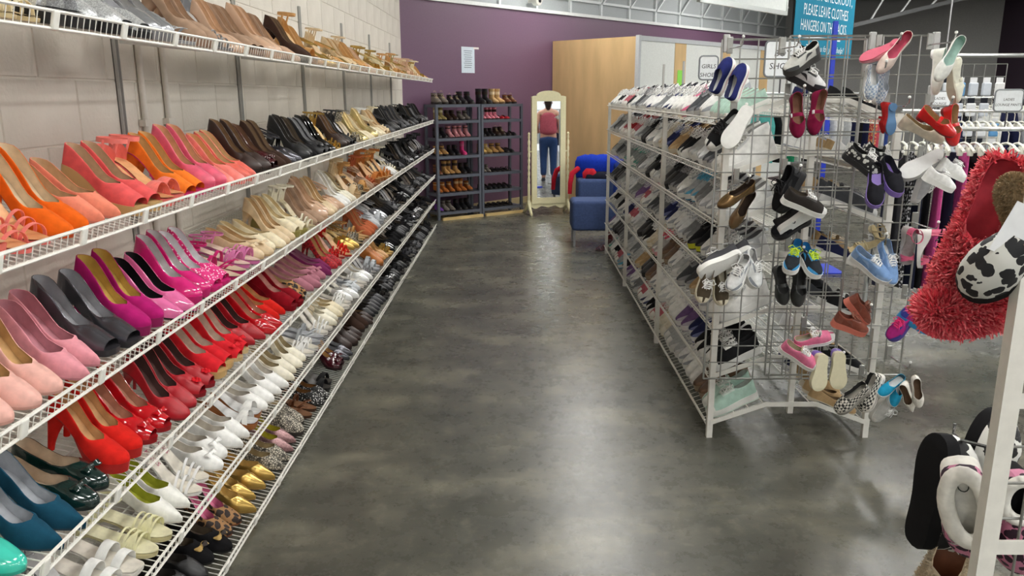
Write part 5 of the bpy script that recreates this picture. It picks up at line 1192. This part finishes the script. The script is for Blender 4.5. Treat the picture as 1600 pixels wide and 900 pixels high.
ob('board', MB().box((-1.04, -.012, -.06), (1.04, .012, .7)), mat((228, 232, 228), 'plastic'), ws_); ob('frame', MB().box((-1.06, -.02, -.08), (1.06, .02, -.03)).box((-1.06, -.02, -.08), (-1.03, .02, .71)).box((1.03, -.02, -.08), (1.06, .02, .71)), mat((190, 196, 192), 'metal'), ws_)
for x in (-.9, .9): ob('hanging_cord', MB().tube([(x, 0, .7), (x, 0, 3.62-p.z)], .004, 4), m_rail, ws_)
rd = at_y(1495, 15, 15); sk = tag(empty('sprinkler_head', T(rd.x, rd.y, 3.5)), 'small sprinkler head under the ceiling', 'sprinkler'); ob('stem', MB().tube([(0, 0, 0), (0, 0, .12)], .015, 6), m_zinc, sk); ob('deflector', MB().lathe([(.001, -.01), (.05, -.01), (.05, .0), (.001, .005)], 10), m_zinc, sk)

# ------------------------------------------------------------ near rack with slippers
YF = 1.36
a = at_y(1591, 480, YF); b_ = at_y(1530, 900, YF); PX = (a.x+b_.x)/2
nr = tag(empty('slipper_rack', T(PX, YF, 0)), 'white metal rack post and tiers holding hanging plush slippers', 'shoe rack')
ob('post', MB().box((-.013, -.013, 0), (.02, .013, 1.5)), WHITE, nr); ob('post', MB().box((.70, -.013, 0), (.73, .013, 1.5)), WHITE, nr)
for z in (.1, .4, .70, 1.0): ob('tier_bar', MB().loft([[(.0, .013, z-.014), (.0, .02, z-.014), (.0, .02, z+.014), (.0, .013, z+.014)], [(.71, .013, z-.014), (.71, .02, z-.014), (.71, .02, z+.014), (.71, .013, z+.014)]]), WHITE, nr)
gridwall(PX+.01, PX+.62, .3, 1.5, YF+.035, 'white wire grid panel fixed behind the near slipper rack post')
class Slip(Last): pass
def slipper(L=.27, ws=1.05, throat=.52, hgt=1.0):
    sd = [(0, .05*hgt), (.2, .045*hgt), (.42, .05*hgt), (.52, .072*hgt), (.7, .072*hgt), (.85, .056*hgt), (.95, .036*hgt), (1, .01)]
    return Last(L=L, hh=.026, p=.024, wid='sneak', ws=ws, side=sd, throat=throat)
def fur(L_, n, ln, seed, wd=.004, inside=False):
    z = random.Random(seed); m = MB()
    for i in range(n):
        t = z.random()**.85; sg = z.choice((1, -1)); v = z.random()
        s0 = L_.strip(sg, .002 if inside else 0, [min(t, .995)], 1, v, v+.001)[0][0]; c = Vector((L_.x(min(max(t, .1), .9)), 0, L_.b(t)+.01)); p_ = Vector(s0); nr_ = (p_-c); nr_.normalize()
        if inside: nr_ = -nr_
        d = (nr_+Vector((z.uniform(-.7, .7), z.uniform(-.7, .7), z.uniform(-.7, .7)))).normalized(); sd = d.orthogonal().normalized(); sd.rotate(Matrix.Rotation(z.uniform(0, 6.28), 3, d))
        l2 = ln*z.uniform(.6, 1.2); b0 = len(m.v); m.v += [tuple(p_+sd*wd), tuple(p_-sd*wd), tuple(p_+d*l2-sd*wd*.5), tuple(p_+d*l2+sd*wd*.5)]; m.f.append((b0, b0+1, b0+2, b0+3))
    return m
def put_slipper(px_, py_, Y, toe, upv, lab, mu, ml, ms, furs=(), L=.27, ws=1.05, hgt=1.0, throat=.52, sole_k=1.0, extra=None):
    L_ = slipper(L, ws, throat, hgt)
    av = Vector((toe[0], toe[2] if len(toe) > 2 else 0, -toe[1])).normalized(); u = Vector(upv); u = (u-av*u.dot(av)).normalized(); s_ = u.cross(av)
    Rm = Matrix(((av.x, s_.x, u.x), (av.y, s_.y, u.y), (av.z, s_.z, u.z))); c = at_y(px_, py_, Y)
    r = tag(empty('plush_slipper', T(c-Rm @ Vector((-L_.L/2, 0, .035))) @ Rm.to_4x4()), lab, 'slipper', 'slippers on the near rack')
    ob('upper', L_.upper(), mu, r, smooth=80); ob('lining', L_.lining(.8), ml, r, smooth=80); ob('sole', L_.sole(True, sole_k, top=.004), ms, r, smooth=50)
    for n, ln, wd, m_, ins in furs: tag(ob('fur', fur(L_, n, ln, 5+n, wd, ins), m_, r), kind='stuff')
    if extra: extra(r, L_)
    return r
coral = mat((226, 84, 98), 'plush'); coral2 = mat((240, 128, 134), 'plush'); wht = mat((232, 230, 222), 'plush'); blk = mat((22, 22, 24), 'fabric'); beige = mat((170, 148, 116), 'plush')
cowm = mat((228, 228, 222), 'cow', (24, 24, 26)); leo = mat((206, 206, 200), 'leopard', (24, 24, 28)); pleo = mat((206, 130, 160), 'leopard', (46, 22, 40))
put_slipper(1530, 372, 1.52, (-.26, 1, 0), (-.55, -.8, .15), 'shaggy coral plush slipper hanging upright beside the leopard slipper', coral, mat((210, 70, 86), 'plush'), coral, [(4500, .018, .0024, coral, False), (3200, .022, .002, coral2, False)], L=.31, ws=1.0)
def badge(r, L_): ob('badge', MB().lathe([(.001, 0), (.022, 0), (.022, .002), (.001, .003)], 12, (L_.x(.30), 0, L_.b(.3)+.004)), mat((206, 192, 150), 'leather'), r)
put_slipper(1550, 478, 1.50, (-1, .12, 0), (-.1, -.6, .8), 'shaggy coral plush slipper lying sideways below the leopard slipper', coral, mat((196, 60, 80), 'plush'), coral, [(4500, .018, .0024, coral, False), (3200, .022, .002, coral2, False)], L=.28, ws=1.05, extra=badge)
put_slipper(1592, 392, 1.38, (-.8, .7, .1), (.2, -.6, .9), 'black and white leopard print plush slipper on the near rack', leo, beige, blk, [(1500, .006, .0012, beige, True)], L=.23, ws=1.0, hgt=1.2)
put_slipper(1590, 335, 1.45, (-.3, -1, 0), (-.5, -.8, .2), 'fluffy beige plush slipper above the leopard slipper', beige, beige, beige, [(4000, .007, .0012, beige, False)], L=.15, ws=.62, hgt=.7)
def cuff(m_, r_=.013):
    def f(r, L_):
        te = L_.throat*.94; xc = (L_.x(.0)+L_.x(te))/2; ax = (L_.x(te)-L_.x(0))/2; ay = L_.w(.3)*.93; pts = []
        for k_ in range(24):
            a_ = 2*math.pi*k_/24; xx = xc+ax*math.cos(a_); pts.append((xx, ay*math.sin(a_), L_.b(L_.t(xx))+L_.h(L_.t(xx))*.95))
        ob('cuff', MB().tube(pts+pts[:1], r_, 8, False), m_, r, smooth=True)
    return f
put_slipper(1468, 768, 1.62, (.10, -1, .0), (.92, .10, .05), 'cow print plush slipper with a black sole hanging low', cowm, wht, blk, [(900, .007, .0016, wht, True)], L=.27, ws=1.15, hgt=1.25, throat=.45, sole_k=1.03, extra=cuff(wht, .01))
put_slipper(1537, 715, 1.64, (.3, -1, .0), (.5, -.6, .4), 'cow print plush slipper with white fleece cuff hanging low', cowm, wht, blk, [(900, .007, .0016, wht, True)], L=.22, ws=.95, throat=.45, extra=cuff(wht, .012))
def logo(r, L_):
    ob('insole_logo', MB().tube([(L_.x(.2)+.014*math.cos(t_), .01*math.sin(t_), L_.b(.2)+.0155) for t_ in [i*.5236 for i in range(13)]], .0012, 5, False), mat((70, 76, 70), 'matte'), r)
    ob('fleece_bed', MB().grid([[(L_.x(t), L_.w(t)*.93*u, L_.b(t)+.014-.004*abs(u)) for u in (-1, -.5, 0, .5, 1)] for t in TS[1:-6]]), wht, r, smooth=True)
    cuff(wht, .017)(r, L_)
put_slipper(1512, 800, 1.50, (.32, .95, .1), (-.45, -.85, .15), 'pink leopard print slipper with thick white fleece lining', pleo, wht, wht, [(2500, .008, .0016, wht, True)], L=.235, ws=1.15, throat=.72, hgt=.8, extra=logo)
put_slipper(1588, 815, 1.47, (.3, 1, .1), (-.2, -.9, .3), 'pink leopard print slipper tucked behind the rack post', pleo, wht, blk, [(1500, .008, .0016, wht, True)], L=.25, ws=1.05, throat=.4, extra=cuff(wht, .012))
put_slipper(1478, 885, 1.60, (-.2, 1, .0), (-.5, -.8, .2), 'pale tan fleece slipper hanging lowest on the near rack', mat((206, 190, 164), 'plush'), wht, mat((120, 70, 44), 'leather'), [(3500, .008, .0014, mat((214, 200, 176), 'plush'), False)], L=.22, ws=1.0)
tg = tag(empty('hang_tag', T(at_y(1590, 362, 1.33)) @ RY(24) @ RZ(-8)), 'blank white folded card tag hanging over the leopard slipper', 'tag'); ob('card', MB().box((-.026, 0, -.045), (.03, .0015, .045)), mat((226, 228, 230), 'matte'), tg); ob('fold', MB().box((-.026, .0015, -.045), (.03, .01, -.043)), mat((226, 228, 230), 'matte'), tg); ob('loop', MB().tube([(0, .001, .045), (.004, .03, .07), (.006, .06, .075)], .001, 5), mat((226, 226, 226), 'plastic'), tg)
h2 = tag(empty('display_hook', T(PX+.03, YF+.035, at_y(1560, 702, 1.4).z)), 'long chrome hook reaching out above the cow print slippers', 'hook')
tip = at_y(1492, 662, 1.66)-Vector((PX+.03, YF+.035, at_y(1560, 702, 1.4).z)); tp = Vector(tip)
ob('prong', MB().tube([(0, 0, 0), tuple(tp*.85-Vector((0, 0, .03))), tuple(tp-Vector((0, 0, .025))), tuple(tp)], .004, 6), mat((190, 190, 190), 'chrome'), h2); ob('back_plate', MB().rbox((-.012, -.003, -.03), (.012, .006, .03), .002, 1), m_grid, h2)
